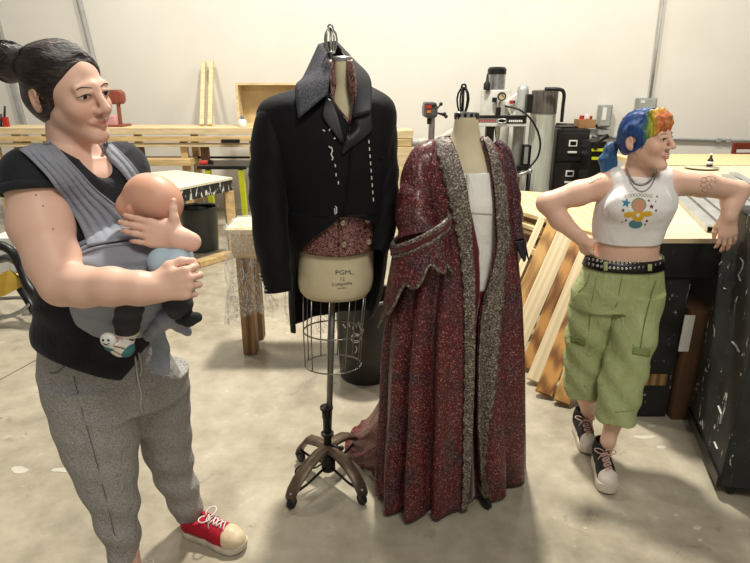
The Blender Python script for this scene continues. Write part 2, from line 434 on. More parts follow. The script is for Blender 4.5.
# ================================================================= along the wall, left
def px_box(mb, u0, u1, v0, v1, Y, dep, rot=None):
    """upright box whose near face covers the pixel rectangle at depth Y"""
    um, vm = (u0+u1)/2, (v0+v1)/2
    c = at(um, vm, Y); L, R = at(u0, vm, Y), at(u1, vm, Y); T, B = at(um, v0, Y), at(um, v1, Y)
    mb.box((c.x, Y+dep/2, (T.z+B.z)/2), (abs(R.x-L.x), dep, abs(T.z-B.z)), rot); return mb
YB = 6.7
t = thing('workbench', (at(110, 130, YB).x, YB, 0), 'long raw pine workbench frame standing along the white wall behind the dark-haired person', 'workbench')
m = MB(); px_box(m, -14, 256, 128, 134.5, YB, .6); m.build('top_board', cream, t, bevel=.004)
m = MB(); px_box(m, -14, 256, 136.5, 141.5, YB, .04); m.build('rail', pine, t, bevel=.003)
m = MB(); px_box(m, -14, 256, 143, 147, YB+.02, .04); m.build('rail', cream, t, bevel=.003)
for u in (-8, 24, 122, 182.5, 252):
    a, b = at(u-3.4, 140, YB+.05), at(u+3.4, 140, YB+.05); m = MB(); top = at(u, 137, YB).z
    m.box(((a.x+b.x)/2, YB+.09, top/2), (b.x-a.x, .07, top)); m.build('post', pine, t, bevel=.003)
    m = MB(); m.box(((a.x+b.x)/2, YB+.52, top/2), (b.x-a.x, .07, top)); m.build('post', pine, t, bevel=.003)
dkw = M('brown_wood', (128, 98, 70), .6)
for u in (140, 205):
    m = MB(); px_box(m, u-4, u+4, 147, 166, YB+.2, .05); m.build('bracket', dkw, t)
m = MB(); px_box(m, 138, 250, 156.5, 158.5, YB+.45, .03); m.build('stretcher', dsteel, t)
# two studs leaning on the wall, plywood box on the bench
for (u0, u1, uu, lab) in ((203.5, 199.5, 202.5, 'narrow pale timber stud leaning on the wall, left one of the pair'), (210, 208.5, 210.5, 'narrow pale timber stud leaning on the wall, right one of the pair')):
    a = wall_pt((u0+u1)/2+2.5, 62, .06); zb = at(130, 128, YB).z; b = at(uu, 127, YB+.35); b.z = zb+.002
    m = MB(); m.bar(b, a, .062, .05, V((1, 0, 0))); o = m.build('timber_stud', cream); tag(o, lab, 'timber', 'timber studs against the wall')
t = thing('plywood_box', at(266, 128, 7.0), 'open plywood box standing on the bench behind the black coat', 'box')
tan = M('plywood_tan', (204, 180, 134), .6, 0, .1, 5)
zb = at(130, 128, YB).z+.002; Lx, Rx = at(238, 107, 7.0).x, at(300, 107, 7.0).x; zt = at(265, 85, 7.0).z
m = MB(); m.box(((Lx+Rx)/2, 7.2, (zb+zt)/2), (Rx-Lx, .02, zt-zb)); m.build('back_panel', tan, t)
for x in (Lx, Rx): m = MB(); m.box((x, 7.1, (zb+zt)/2), (.03, .21, zt-zb)); m.build('side_panel', cream, t)
m = MB(); m.box(((Lx+Rx)/2, 7.1, zt+.012), (Rx-Lx+.03, .21, .025)); m.build('top_panel', cream, t)
m = MB(); m.box(((Lx+Rx)/2, 7.1, zb+.012), (Rx-Lx-.03, .21, .025)); m.build('bottom_panel', cream, t)
# orange chair on the bench beyond the person's face
terra = M('terracotta_plastic', (142, 74, 56), .4)
pinkm = M('pink_vinyl', (214, 160, 156), .5)
t = thing('moulded_chair', at(112, 127, 6.95), 'terracotta orange moulded chair standing on the bench, seen past the dark-haired person\'s face', 'chair')
c = at(113, 97, 6.95); m = MB(); k = px_w(113, 97, 6.95, 1)
m.rings([[V((c.x+dx*k, 6.95+dy, c.z-dz*k)) for dx, dy in ((-7+j, 0), (9-j, 0), (9-j, .12), (-7+j, .12))] for j, dz in ((3, -7), (0, -4), (0, 3), (2, 7))]); m.build('backrest', terra, t, bevel=.02, smooth=False)
m = MB(); m.tube(cat([at(118, 101, 7.0), at(119.5, 115, 7.0), at(121, 127, 7.0)]), .035, 10, flat=.6); m.build('frame', terra, t, True)
m = MB(); px_box(m, 103, 116, 115, 127.5, 6.92, .06); m.build('cushion', pinkm, t, bevel=.02)
m = MB(); m.box((c.x-.05, 7.0, zb+.012), (.3, .28, .024)); m.build('seat', terra, t, bevel=.008)
# left edge: clamps on the bench
for i, (u, v0, v1, mm, lab) in enumerate(((4.5, 112, 127.5, redp, 'red-handled bar clamp standing at the far left of the pine bench'), (1, 120, 127.5, blackp, 'short black clamp standing beside the red clamp on the bench'))):
    t = thing('bar_clamp', at(u, 127.5, 6.9), lab, 'clamp')
    m = MB(); px_box(m, u-2.5, u+2.5, v0+5, v1, 6.9, .05); m.build('body', mm, t, bevel=.006)
    m = MB(); m.cyl(at(u, v0+5, 6.92), at(u+.3, v0-6, 6.92), .012, n=8); m.build('bar', blackp, t, True)
t = thing('glue_bottle', at(243, 127.6, 6.8), 'small white bottle with dark cap on the bench end beside the black coat', 'bottle')
m = MB(); c = at(243, 127.8, 6.82); c.z = zb; m.lathe(c, [(.045, 0), (.05, .01), (.05, .07), (.03, .09)], 14); m.build('body', white, t, True)
m = MB(); m.lathe(c+V((0, 0, .088)), [(.022, 0), (.022, .025), (.008, .05)], 10); m.build('cap', M('cap_grey', (120, 124, 128)), t, True)
m = MB(); px_box(m, 221, 239, 139.5, 143, YB-.06, .05); m.build('spirit_level', blackp, bpy.data.objects['workbench'], bevel=.004)  # loose black spirit level at the rail, not a bracket of the bench
# low black saw table with lime legs under the bench
t = thing('saw_stand', (at(222, 172, 6.1).x, 6.1, 0), 'low black saw stand with lime green legs beyond the white-topped table', 'saw stand')
m = MB(); px_box(m, 197, 246, 166, 169.5, 6.0, .5); m.build('top', blackp, t, bevel=.004)
for u in (208, 241):
    m = MB(); a = at(u, 169.4, 6.04); m.bar((a.x, 6.1, 0), a, .07, .05); m.build('leg', yel, t)
t = thing('circular_saw', at(203, 165, 6.45), 'small red power saw resting on the low black stand', 'saw')
m = MB(); px_box(m, 199, 207, 161.5, 165.8, 6.15, .12); m.build('body', redp, t, bevel=.015)
m = MB(); c = at(210, 163.3, 6.2); m.cyl(c, c+V((0, .03, 0)), .035, n=16); m.build('guard', blackp, t)
m = MB(); px_box(m, 132, 190, 159.5, 166, 6.62, .3); m.build('shelf', pine, bpy.data.objects['workbench'], bevel=.004)
# white-topped table
za = .77; P = [onz(150, 194, za), onz(232.5, 177.5, za), onz(176, 170, za), onz(62, 181, za)]
ord_ = [P[0], P[1], P[2], P[3]]
t = thing('work_table', (P[1].x-.6, P[1].y, 0), 'white-topped work table with a black paint-splattered edge behind the baby', 'table')
up = lambda q, z: V((q.x, q.y, z))
wtop = woodgrain('white_topped', (200, 190, 166), (220, 212, 190), 2)
m = MB(); m.hexa([up(q, za-.02) for q in ord_]+[up(q, za) for q in ord_]); m.build('table_top', wtop, t)
ctr = (P[0]+P[1]+P[2]+P[3])/4; ins = [ctr+(q-ctr)*.992 for q in ord_]
m = MB(); m.hexa([up(q, za-.125) for q in ins]+[up(q, za-.021) for q in ins]); m.build('apron', paintedge, t)
for j, q in enumerate([ctr+(q-ctr)*.93 for q in ord_]):
    m = MB(); m.box((q.x, q.y, (za-.125)/2), (.09, .09, za-.125), .4); m.build('leg', pine, t, bevel=.004)
# things stacked under it
t = thing('rubbish_bin', onz(203, 249), 'dark grey round rubbish bin under the white-topped table', 'bin')
gp = M('grey_plastic', (72, 74, 72), .45); c = onz(203, 249)
r = px_w(203, 249, c.y, 17.5)
m = MB(); m.lathe(c, [(r*.86, 0), (r*.88, .01), (r, .44), (r*.97, .44), (r*.85, .03), (0, .03)], 28); m.build('body', gp, t, True, angle=50)
m = MB(); m.tube([c+V((math.cos(a)*r*1.02, math.sin(a)*r*1.02, .44)) for a in [2*math.pi*i/28 for i in range(28)]], .018, 8, True); m.build('rim', gp, t, True)
a, b = onz(197, 267), onz(232, 256.5)
m = MB(); m.bar(a+V((0, 0, .03)), b+V((0, 0, .03)), .11, .055); o = m.build('floor_plank', pine, bevel=.004); tag(o, 'short pale plank lying on the concrete beside the rubbish bin', 'plank')
# ================================================================= far left: pushchair and boxes behind the person's arm
t = thing('pushchair', onz(4, 320), 'black tube-framed pushchair with an ochre panel at the left edge of the floor', 'pushchair')
Y0 = 3.75
m = MB(); m.tube(cat([at(-30, 262, Y0), at(-8, 246, Y0), at(10, 250, Y0), at(21, 268, Y0), at(28, 285, Y0-.05), at(40, 299, Y0-.1), at(52, 312, Y0-.1)]), .032, 10); m.build('frame_bar', blackp, t, True)
m = MB(); m.tube(cat([at(-30, 258, Y0+.4), at(-5, 260, Y0+.4), at(8, 258, Y0+.3), at(18, 262, Y0+.05)]), .03, 10); m.build('frame_bar', blackp, t, True)
m = MB(); m.prism([at(-20, 284, Y0-.1), at(8, 270.5, Y0-.05), at(27, 284, Y0-.02), at(4, 296, Y0-.12), at(-20, 302, Y0-.16)], V((0, .02, 0))); m.build('panel', M('ochre', (170, 138, 40), .5), t)
m = MB(); m.tube(cat([at(-20, 318, Y0-.1), at(8, 316.5, Y0-.1), at(28, 306, Y0-.05), at(22, 298, Y0+.1), at(-15, 300, Y0+.2)]), .014, 8); m.build('base_rail', steel, t, True)
m = MB(); m.tube(cat([at(19, 286, Y0+.02), at(28, 300, Y0), at(34, 311, Y0-.05)]), .028, 8); m.build('strut', blackp, t, True)
c = onz(-14, 322); m = MB(); m.lathe(c+V((-.02, 0, .09)), [(0, -.02), (.07, -.02), (.09, -.012), (.09, .012), (.07, .02), (0, .02)], 20, V((1, .2, 0))); m.build('wheel', blackp, t, True, angle=40)
c = onz(34, 312); m = MB(); m.lathe(c+V((0, 0, .075)), [(0, -.02), (.06, -.02), (.075, -.012), (.075, .012), (.06, .02), (0, .02)], 20, V((1, .3, 0))); m.build('wheel', blackp, t, True, angle=40)
for (u0, u1, v0, v1, Y, mm, nm, lab, c_) in ((-6, 20, 238, 262, 4.9, white, 'white_carton', 'white carton behind the pushchair at the left edge', 'carton'), (12, 36, 250, 274, 4.6, white, 'white_drawer_unit', 'white box beside the dark-haired person\'s upper arm', 'box'), (16, 36, 275, 290, 4.5, pine, 'wooden_crate', 'low wooden crate under the white box behind the pushchair', 'crate')):
    m = MB(); a = at(u0, v1, Y); b = at(u1, v0, Y); z0 = max(0, a.z) if v1 < 289 and nm != 'wooden_crate' else 0
    if nm == 'white_carton': z0 = 0
    if nm == 'white_drawer_unit': z0 = at(20, 275, 4.5).z+.004
    m.box(((a.x+b.x)/2, Y+.18, (z0+b.z)/2), (b.x-a.x, .36, b.z-z0)); o = m.build(nm, mm, bevel=.006); tag(o, lab, c_)
# ================================================================= plastic-wrapped table behind the coat
film = NT('plastic_film'); n = film.noise(film.coord((1, 1, .4), (.3, .2, 0)), 5, 6, .62, 2.2); film.set(roughness=.12, specular=.7, ior=1.3)
film.color((235, 240, 240)); film.bump(n, 1.0, .03)
film.link(film.ramp(n, [(.40, (84, 84, 84)), (.47, (96, 96, 96)), (.495, (225, 225, 225)), (.515, (96, 96, 96)), (.56, (108, 108, 108)), (.58, (220, 220, 220)), (.60, (100, 100, 100))]), film.b.inputs['Alpha'])  # whitish alpha streaks paint the film's highlights and haze
oldw = woodgrain('old_wood', (104, 78, 50), (160, 126, 84), 1.2, st=(5, 5, .8), dist=7)
zt = .82; c0 = onz(224, 229, zt); 
t = thing('wrapped_table', (c0.x+.5, c0.y+.3, 0), 'wooden table under crumpled clear plastic film behind the black coat', 'table')
TL = V((c0.x, c0.y, zt)); WX, WY = .86, .34
m = MB(); m.box((TL.x+WX/2, TL.y+WY/2, zt-.02), (WX, WY, .03)); m.build('table_top', cream, t, bevel=.004)
for dx in (.09, WX-.07):
    for dy in (.06, WY-.06):
        m = MB(); m.box((TL.x+dx, TL.y+dy, (zt-.035)/2), (.085, .085, zt-.035)); m.build('leg', oldw, t, bevel=.004)
m = MB(); m.box((TL.x+WX/2, TL.y+.03, zt-.11), (WX-.06, .035, .14)); m.build('apron', pine, t, bevel=.003)
rows = []
path = [(-.03, .03), (-.02, WY*.5), (-.03, WY)]
for i in range(15):
    k = i/14; row = []
    for j in range(41):
        q = j/40; L = q*(WX+WY*1.0)
        if L < WY: x, y, nx, ny = TL.x, TL.y+WY-L, -1, 0
        else: x, y, nx, ny = TL.x+(L-WY), TL.y, 0, -1
        o_ = .012+.05*k*(.5+.5*math.sin(L*16+2*math.sin(k*5)))+.02*math.sin(L*47+k*6)*k
        row.append(V((x+nx*o_, y+ny*o_, zt+.012-k*(.60+.07*math.sin(L*9)))))
    rows.append(row)
m = MB(); m.grid(rows); m.grid([[V((TL.x+WX*i/8, TL.y+WY*j/6, zt+.008+.008*math.sin(i*3+j*2))) for i in range(9)] for j in range(7)])
m.build('plastic_film', film.m, t, True, recalc=False)
m = MB(); px_box(m, 372, 389, 267, 288, 3.32, .18); o = m.build('paper_block', white, bevel=.004, origin=None); bpy.data.objects.remove(o)
# ================================================================= black bin with white writing
c = onz(366, 374); c.y += .01
t = thing('scrap_bin', c, 'round black bin with white hand-drawn marks standing behind the dress form cage', 'bin')
bm_ = M('worn_black_plastic', (48, 46, 42), .42, 0, .3, 6); rr = px_w(366, 340, c.y, 30)
ztop = at(366, 305, c.y-rr).z
m = MB(); m.lathe(c, [(rr*.86, 0), (rr*.88, .012), (rr, ztop), (rr*.95, ztop), (rr*.82, .03), (0, .03)], 36); binb = m.build('body', bm_, t, True, angle=50)
m = MB(); m.tube([c+V((math.cos(a)*rr*1.01, math.sin(a)*rr*1.01, ztop)) for a in [2*math.pi*i/32 for i in range(32)]], .01, 8, True); m.build('rim', M('bin_rim', (120, 118, 112), .4), t, True)
bv = world_bvh(binb); chalk = M('white_marker', (226, 226, 220), .7)
m = MB()
for st in ([(343, 324), (346, 328)], [(349, 323), (350, 327)], [(353, 329), (354.5, 322), (356.5, 327), (358.5, 321.5), (360.5, 329)], [(360, 324), (361.5, 330)],
           [(356+4.6*math.cos(a), 338+4.4*math.sin(a)) for a in [i*.45 for i in range(15)]], [(354, 336), (355, 337)], [(357.5, 335.5), (358, 337)], [(354, 340), (356, 341), (358, 340)], [(355.5, 346), (357, 348), (356.5, 351), (355, 353)]):
    pts = [hit(bv, u, v, .0015, c.y-rr) for u, v in st]
    if len(pts) > 1: m.tube(pts, .0034, 5)
m.build('lettering', chalk, t)
# ================================================================= mid background: lumber, drill press, dust collector
YL = 6.6
for i, (u0, u1, v0, v1) in enumerate(((392, 412, 147, 200), (393, 411.5, 139, 146.5), (391, 413, 130.5, 138.5))):
    m = MB(); px_box(m, u0, u1, v0, v1, YL, .35)
    if i == 0:
        m = MB(); a, b = at(u0, 150, YL), at(u1, 150, YL); z1 = at(400, v0, YL).z; m.box(((a.x+b.x)/2, YL+.17, z1/2), (b.x-a.x, .35, z1))
    o = m.build('timber_block', cream if i != 1 else pine, bevel=.005)
    tag(o, ('tall pale timber block carrying two smaller ones between the coat and the robe', 'middle timber block of the pale pile right of the black coat', 'topmost timber block of the pale pile right of the black coat')[i], 'timber block', 'pale timber blocks by the wall')
hammer = M('hammertone_grey', (150, 152, 146), .4, .3)
cg = at(432, 140, 6.3)
t = thing('drill_press', (cg.x, 6.35, 0), 'small grey bench drill press with a red label above the robe\'s left shoulder', 'drill press')
dk = M('press_grey', (96, 98, 96), .45, .3)
m = MB(); m.cyl((cg.x, 6.4, 0), at(432, 116, 6.4), .035, n=16); m.build('column', steel, t, True, angle=40)
m = MB(); px_box(m, 424, 438, 104, 118, 6.22, .3); m.build('head', dk, t, bevel=.03)
m = MB(); px_box(m, 425, 437, 102.5, 106, 6.2, .32); m.build('belt_cover', M('dark_cover', (60, 60, 60), .4), t, bevel=.02)
m = MB(); px_box(m, 426, 431.5, 105, 108.5, 6.195, .02); m.build('label', redp, t)
m = MB(); px_box(m, 427, 431, 110, 113, 6.2, .02); m.build('dial', M('amber', (200, 120, 50)), t)
for q in ((444.5, 114), (446, 116.5), (441, 104)):
    a, b = at(437, 113 if q[0] > 443 else 109, 6.3), at(q[0], q[1], 6.15); m = MB(); m.cyl(a, b, .008, n=8); m.sphere(b, .02, 10); m.build('feed_handle', blackp, t, True)
m = MB(); m.cyl(at(429, 118, 6.3), at(429, 124, 6.3), .022, n=12); m.build('chuck', dsteel, t, True)
m = MB(); m.box((cg.x, 6.4, .02), (.35, .45, .04)); m.build('base', dk, t, bevel=.01)
m = MB(); px_box(m, 420, 446, 146, 149, 6.15, .4); m.build('table', dk, t, bevel=.006)
# dust collector
t = thing('dust_collector', onz(497, 226), 'white drum dust collector with a silver motor on top above the ivory dress form', 'dust collector')
Yd = 6.75; c = at(496, 150, Yd); k = px_w(496, 110, Yd, 1)
zof = lambda v, Y=Yd: at(496, v, Y).z
m = MB(); m.lathe((c.x, Yd+.2, 0), [(15.5*k, zof(158)), (15.5*k, zof(91.5)), (14.5*k, zof(90)), (0, zof(89.5))], 32); m.build('drum', M('drum_cream', (200, 198, 188), .45), t, True, angle=40)
m = MB(); m.lathe((c.x, Yd+.2, 0), [(4*k, zof(215)), (15.3*k, zof(159))], 28); m.build('cone', M('cone_grey', (176, 176, 168), .45), t, True, angle=40)
m = MB(); m.lathe((c.x, Yd+.2, 0), [(12*k, 0), (12*k, zof(214)), (3*k, zof(214))], 24); m.build('bin', dk, t, True, angle=40)
mx = at(500, 80, Yd).x; m = MB(); m.lathe((mx, Yd+.2, 0), [(9*k, zof(90)), (8.8*k, zof(74))], 24); m.build('motor', steel, t, True, angle=40)
m = MB(); m.lathe((mx, Yd+.2, 0), [(9.4*k, zof(74)), (9.4*k, zof(68.5)), (7.5*k, zof(66.5)), (0, zof(66))], 24); m.build('motor_cap', blackp, t, True, angle=40)
px_ = at(488, 85, Yd).x; m = MB(); m.lathe((px_, Yd+.06, 0), [(3.4*k, zof(90)), (3.4*k, zof(84)), (1.6*k, zof(81)), (.8*k, zof(74))], 12); m.build('plug', blackp, t, True, angle=40)
g = at(501.5, 96.5, Yd-.02); m = MB(); m.lathe(g, [(0, 0), (4.2*k, 0), (4.2*k, .03), (3.3*k, .03), (3.3*k, .02), (0, .02)], 20, V((0, -1, 0))); ga = m.build('gauge', blackp, t)
m = MB(); m.lathe(g, [(0, .022), (3.1*k, .022), (3.1*k, .024), (0, .024)], 20, V((0, -1, 0))); m.build('gauge_face', M('gauge_tan', (196, 176, 130)), ga)
m = MB(); m.box(g+V((.01, -.026, .01)), (.045, .003, .006), Matrix.Rotation(.8, 3, 'Y')); m.build('needle', blackp, ga)
m = MB(); px_box(m, 492.5, 497, 97.5, 102.5, Yd-.03, .03); m.build('switch', blackp, t)
m = MB(); m.prism([at(505, 103, Yd+.05), at(519, 93, Yd+.0), at(519, 116, Yd+.0), at(510, 114, Yd+.05)], V((0, .12, 0))); m.build('inlet_duct', white, t)
m = MB(); px_box(m, 510, 513, 100.5, 104, Yd-.02, .03); m.build('label', redp, t)
m = MB(); px_box(m, 513.5, 515.5, 100.5, 103.5, Yd-.02, .03); m.build('label', M('label_navy', (60, 50, 70)), t)
cx = at(521.5, 110, Yd).x; m = MB(); m.lathe((cx, Yd, 0), [(5.7*k, zof(186)), (5.7*k, zof(91)), (5*k, zof(87)), (3*k, zof(85)), (0, zof(84.4))], 20); m.build('riser_duct', M('duct_grey', (184, 186, 180), .4, .3), t, True, angle=50)
# tank
t = thing('storage_tank', onz(543, 226), 'tall pale green-grey filter canister with a dark top band by the black filing cabinet', 'tank')
Yt = 6.6; c = at(543.5, 150, Yt); k = px_w(543, 130, Yt, 1); zt_ = lambda v: at(543, v, Yt).z
tk = NT('filter_cloth'); tk.color(tk.ramp(tk.noise(tk.coord((12, 12, .6)), 5, 3), [(.3, (150, 152, 138)), (.7, (182, 184, 170))])); tk.set(roughness=.6)
m = MB(); m.lathe((c.x, Yt+.15, 0), [(13*k, 0), (13*k, zt_(190)), (12.6*k, zt_(188)), (12.6*k, zt_(114))], 32); m.build('canister', tk.m, t, True, angle=40)
tb = NT('smoky_band'); tb.color(tb.ramp(tb.noise(tb.coord((10, 10, .8)), 5, 3), [(.3, (62, 58, 52)), (.7, (104, 98, 90))])); tb.set(roughness=.45)
m = MB(); m.lathe((c.x, Yt+.15, 0), [(13*k, zt_(114)), (13*k, zt_(91)), (11*k, zt_(90)), (0, zt_(89.6))], 32); m.build('top_band', tb.m, t, True, angle=40)
m = MB(); px_box(m, 527, 533, 94, 113, Yt-.08, .1); m.build('bracket', blackp, t, bevel=.01)
m = MB(); m.tube(cat([at(545, 89, Yt-.05), at(560, 89.5, Yt-.05), at(564, 94, Yt-.05), at(563, 106, Yt-.05), at(561.5, 122, Yt-.05)]), .02, 8); m.build('pipe', blackp, t, True)
# radial arm drill in front of the collector
t = thing('radial_arm_drill', onz(505, 232), 'radial drill with a long lettered black arm in front of the white dust collector', 'drill')
Yr = 6.2; k = px_w(500, 120, Yr, 1)
m = MB(); px_box(m, 474, 527, 115.5, 118, Yr, .12); m.build('arm_rail', blackp, t, bevel=.004)
m = MB(); px_box(m, 470, 527, 118, 123.5, Yr+.01, .1); m.build('arm', M('arm_grey', (176, 174, 164), .45), t, bevel=.004)
m = MB(); px_box(m, 470, 528, 123.5, 126.5, Yr, .12); m.build('arm_rail', M('rail_pale', (206, 206, 198), .4), t, bevel=.004)
m = MB(); px_box(m, 499, 526, 118, 123.3, Yr-.004, .006); m.build('name_plate', blackp, t)
oo = at(502, 121, Yr-.012); m = MB(); m.tube([oo+V((math.cos(a)*4.6*k, 0, math.sin(a)*2.0*k)) for a in [i*math.pi/10 for i in range(20)]], .006, 6, True); m.build('emblem', steel, t)
for i in range(7):
    m2 = MB(); px_box(m2, 509+i*2, 510.4+i*2, 120, 122, Yr-.008, .006); m2.build('lettering', white, t)
for i in range(8):
    m2 = MB(); px_box(m2, 476+i*2.6, 477.8+i*2.6, 120, 121.5, Yr+.004, .006); m2.build('lettering', redp, t)
m = MB(); px_box(m, 496, 501, 107, 117, Yr+.02, .08); m.build('quill_housing', dsteel, t, bevel=.01)
m = MB(); m.cyl(at(497.5, 126.5, Yr+.06), at(497.5, 140, Yr+.06), .035, .02, 12); m.build('chuck', steel, t, True, angle=40)
m = MB(); px_box(m, 486, 494, 126.5, 146, Yr+.05, .08); m.build('motor_bracket', dsteel, t, bevel=.006)
m = MB(); m.cyl((at(519, 150, Yr).x, Yr+.12, 0), at(519, 126, Yr+.12), .06, n=16); m.build('column', M('col_grey', (138, 140, 134), .4, .5), t, True, angle=40)
m = MB(); px_box(m, 523, 531, 145, 167, Yr+.02, .1); m.build('slide', blackp, t, bevel=.008)
m = MB(); px_box(m, 524.5, 528, 147, 164, Yr-.002, .02); m.build('scale_plate', M('plate_grey', (130, 130, 126)), t)
m = MB(); px_box(m, 495, 530, 166, 171, Yr, .3); m.build('table', dsteel, t, bevel=.006)
m = MB(); m.cyl(at(516, 176, Yr-.05), at(530, 171, Yr-.05), .02, n=10); m.sphere(at(530, 171, Yr-.05), .03, 10); m.build('crank_handle', steel, t, True)
for u in (505, 529): m = MB(); a = at(u, 172, Yr+.1); m.tube([a, V((a.x, Yr+.1, 0))], .025, 8); m.build('leg', blackp, t, True)
m = MB(); m.tube(cat([at(505, 106, Yr+.1), at(520, 110, Yr), at(533, 122, Yr-.05), at(540, 140, Yr-.05), at(538, 156, Yr-.05), at(529, 168, Yr-.05)]), .011, 8); m.build('cable', blackp, t, True)
m = MB(); px_box(m, 398, 452, 141, 144.5, 6.5, .12); 
p = MB(); p.tube(cat([at(404, 143, 6.75), at(436, 141, 6.75), at(452, 133, 6.75), at(470, 126, 6.75)]), .05, 12); o = p.build('duct_pipe', M('duct_pale', (190, 190, 178), .4), smooth=True); tag(o, 'pale grey duct pipe running past the small drill press', 'duct')
# filing cabinet
Yf = 6.95; a, b = at(557.5, 129, Yf), at(591, 129, Yf); zc = at(573, 129, Yf).z; W = b.x-a.x
t = thing('filing_cabinet', ((a.x+b.x)/2, Yf+.3, 0), 'black steel filing cabinet against the white wall', 'filing cabinet')
fb = M('cabinet_black', (40, 37, 35), .45, 0, .2, 8)
m = MB(); m.box(((a.x+b.x)/2, Yf+.19, zc/2), (W, .36, zc)); m.build('body', fb, t, bevel=.006)
nd = 3; dh = (zc-.05)/nd
for i in range(nd):
    z0 = zc-.03-(i+.5)*dh; d = MB(); d.box(((a.x+b.x)/2, Yf+.01, z0), (W-.04, .035, dh-.03)); dr = d.build('drawer', fb, t, bevel=.005)
    h = MB(); h.box(((a.x+b.x)/2+.0, Yf-.014, z0+.045), (.1, .012, .075)); h.build('label_holder', white, dr, bevel=.003)
    h = MB(); h.box(((a.x+b.x)/2, Yf-.02, z0+.045), (.07, .004, .045)); h.build('label_card', dsteel, dr)
    h = MB(); h.box(((a.x+b.x)/2, Yf-.02, z0-.06), (.11, .02, .022)); h.build('handle', white, dr, bevel=.004)
c = at(584, 128.6, Yf+.2); c.z = zc+.002
t = thing('cardboard_box', c, 'small open cardboard box with red bits on top of the black filing cabinet', 'box')
m = MB(); m.box((c.x, c.y, c.z+.05), (.2, .2, .1)); m.build('carton', card, t, bevel=.003)
for dx, dz in ((-.05, .12), (.02, .13), (.05, .115)): m = MB(); m.box((c.x+dx, c.y-.02, c.z+dz), (.035, .05, .05), .4); m.build('red_packet', redp if dx != .02 else white, t, bevel=.004)
m = MB(); a2 = at(566, 128, Yf+.2); m.box((a2.x, Yf+.2, zc+.014), (.2, .26, .022)); o = m.build('black_folder', blackp, bevel=.003); tag(o, 'flat black folder lying on the filing cabinet beside the cardboard box', 'folder')
# wall boxes
for (u0, u1, v0, v1, nm, lab) in ((600.5, 612, 105, 127, 'breaker_box', 'grey breaker box with white sticker on the wall above the filing cabinet'), (639, 657, 98, 110, 'junction_box', 'grey junction box on the wall above the rainbow-coloured hair')):
    q = wall_pt((u0+u1)/2, v1, .1); t = thing(nm, q, lab, 'electrical box'); Yw = q.y-.02
    m = MB(); px_box(m, u0, u1, v0, v1, Yw, .12); m.build('case', M(nm+'_grey', (158, 160, 154), .5), t, bevel=.008)
    m = MB(); px_box(m, u0+1.2, u1-1.2, v0+1.2, v1-1.2, Yw-.012, .014); cv = m.build('cover', M(nm+'_cover', (172, 174, 168), .5), t, bevel=.004)
    m = MB(); px_box(m, u0+2, u0+6, v0+2.5, v1-7, Yw-.016, .006); m.build('sticker', white, cv)
m = MB(); px_box(m, 598.5, 611, 129.5, 135, wall_pt(604, 132, .1).y, .1); o = m.build('outlet_box', grey, bevel=.006); tag(o, 'low grey outlet box on the wall under the breaker box', 'electrical box')
p = MB(); p.tube([wall_pt(650, 98, .05), wall_pt(664, -8, .05)], .016, 8); o = p.build('conduit_pipe', grey, smooth=True); tag(o, 'thin upright conduit rising from the junction box above the rainbow hair', 'conduit')
p = MB(); p.tube([wall_pt(556, 124.5, .05), wall_pt(600, 126, .05)], .02, 8); o = p.build('conduit_pipe', dsteel, smooth=True); tag(o, 'short dark conduit behind the filing cabinet top', 'conduit')
# tool cart
q = onz(599, 226); t = thing('tool_trolley', (q.x, 6.55, 0), 'black tool trolley with yellow straps between the filing cabinet and the blue ponytail', 'trolley')
m = MB(); a = at(593, 142, 6.5); b = at(609, 142, 6.5); m.box(((a.x+b.x)/2, 6.7, a.z/2), (b.x-a.x, .3, a.z)); m.build('body', blackp, t, bevel=.01)
for v in (150, 158.5): m = MB(); px_box(m, 592.5, 609.5, v-1.3, v+1.3, 6.49, .03); m.build('strap', yel, t)
m = MB(); m.tube([at(594, 149, 6.5), at(601, 139, 6.5), at(608, 136, 6.5)], .03, 8); m.build('handle', blackp, t, True)
# ================================================================= plywood sheets and leaning boards
ply = woodgrain('plywood', (206, 182, 128), (226, 206, 156), 1.3, st=(3, 1, 3), dist=6)
ply2 = woodgrain('plywood_dim', (206, 180, 128), (228, 208, 160), 1.3, st=(3, 1, 3), dist=5)
base = [(512, 190), (517, 210), (612, 238), (640, 200)]
for i, (z, dx, dy, lab) in enumerate(((.74, 0, 0, 'topmost pale plywood sheet of the pile behind the bent elbow'), (.66, -.03, .03, 'second plywood sheet down in the pile behind the bent elbow'), (.60, .05, -.02, 'third plywood sheet down in the pile behind the bent elbow'), (.50, -.02, .02, 'lowest plywood sheet of the pile behind the bent elbow'))):
    q = [onz(u, v, .74)+V((dx, dy, z-.74)) for u, v in base]; th = (.03, .03, .025, .05)[i]
    m = MB(); m.hexa([p-V((0, 0, th)) for p in q]+q); o = m.build('plywood_sheet', ply if i % 2 == 0 else ply2, bevel=.003); tag(o, lab, 'plywood sheet', 'plywood sheets in the pile')
q = [onz(u, v, .74) for u, v in base]; cq = sum(q, V((0, 0, 0)))/4
m = MB(); lo = [cq+(p-cq)*.86 for p in q]; m.hexa([V((p.x, p.y, 0)) for p in lo]+[V((p.x, p.y, .448)) for p in lo]); o = m.build('storage_chest', dkw, bevel=.01); tag(o, 'dark low chest carrying the pile of plywood sheets', 'chest')
for (k_, sc) in ((.708, .5), (.63, .55), (.573, .5)):      # battens between sheets
    pass
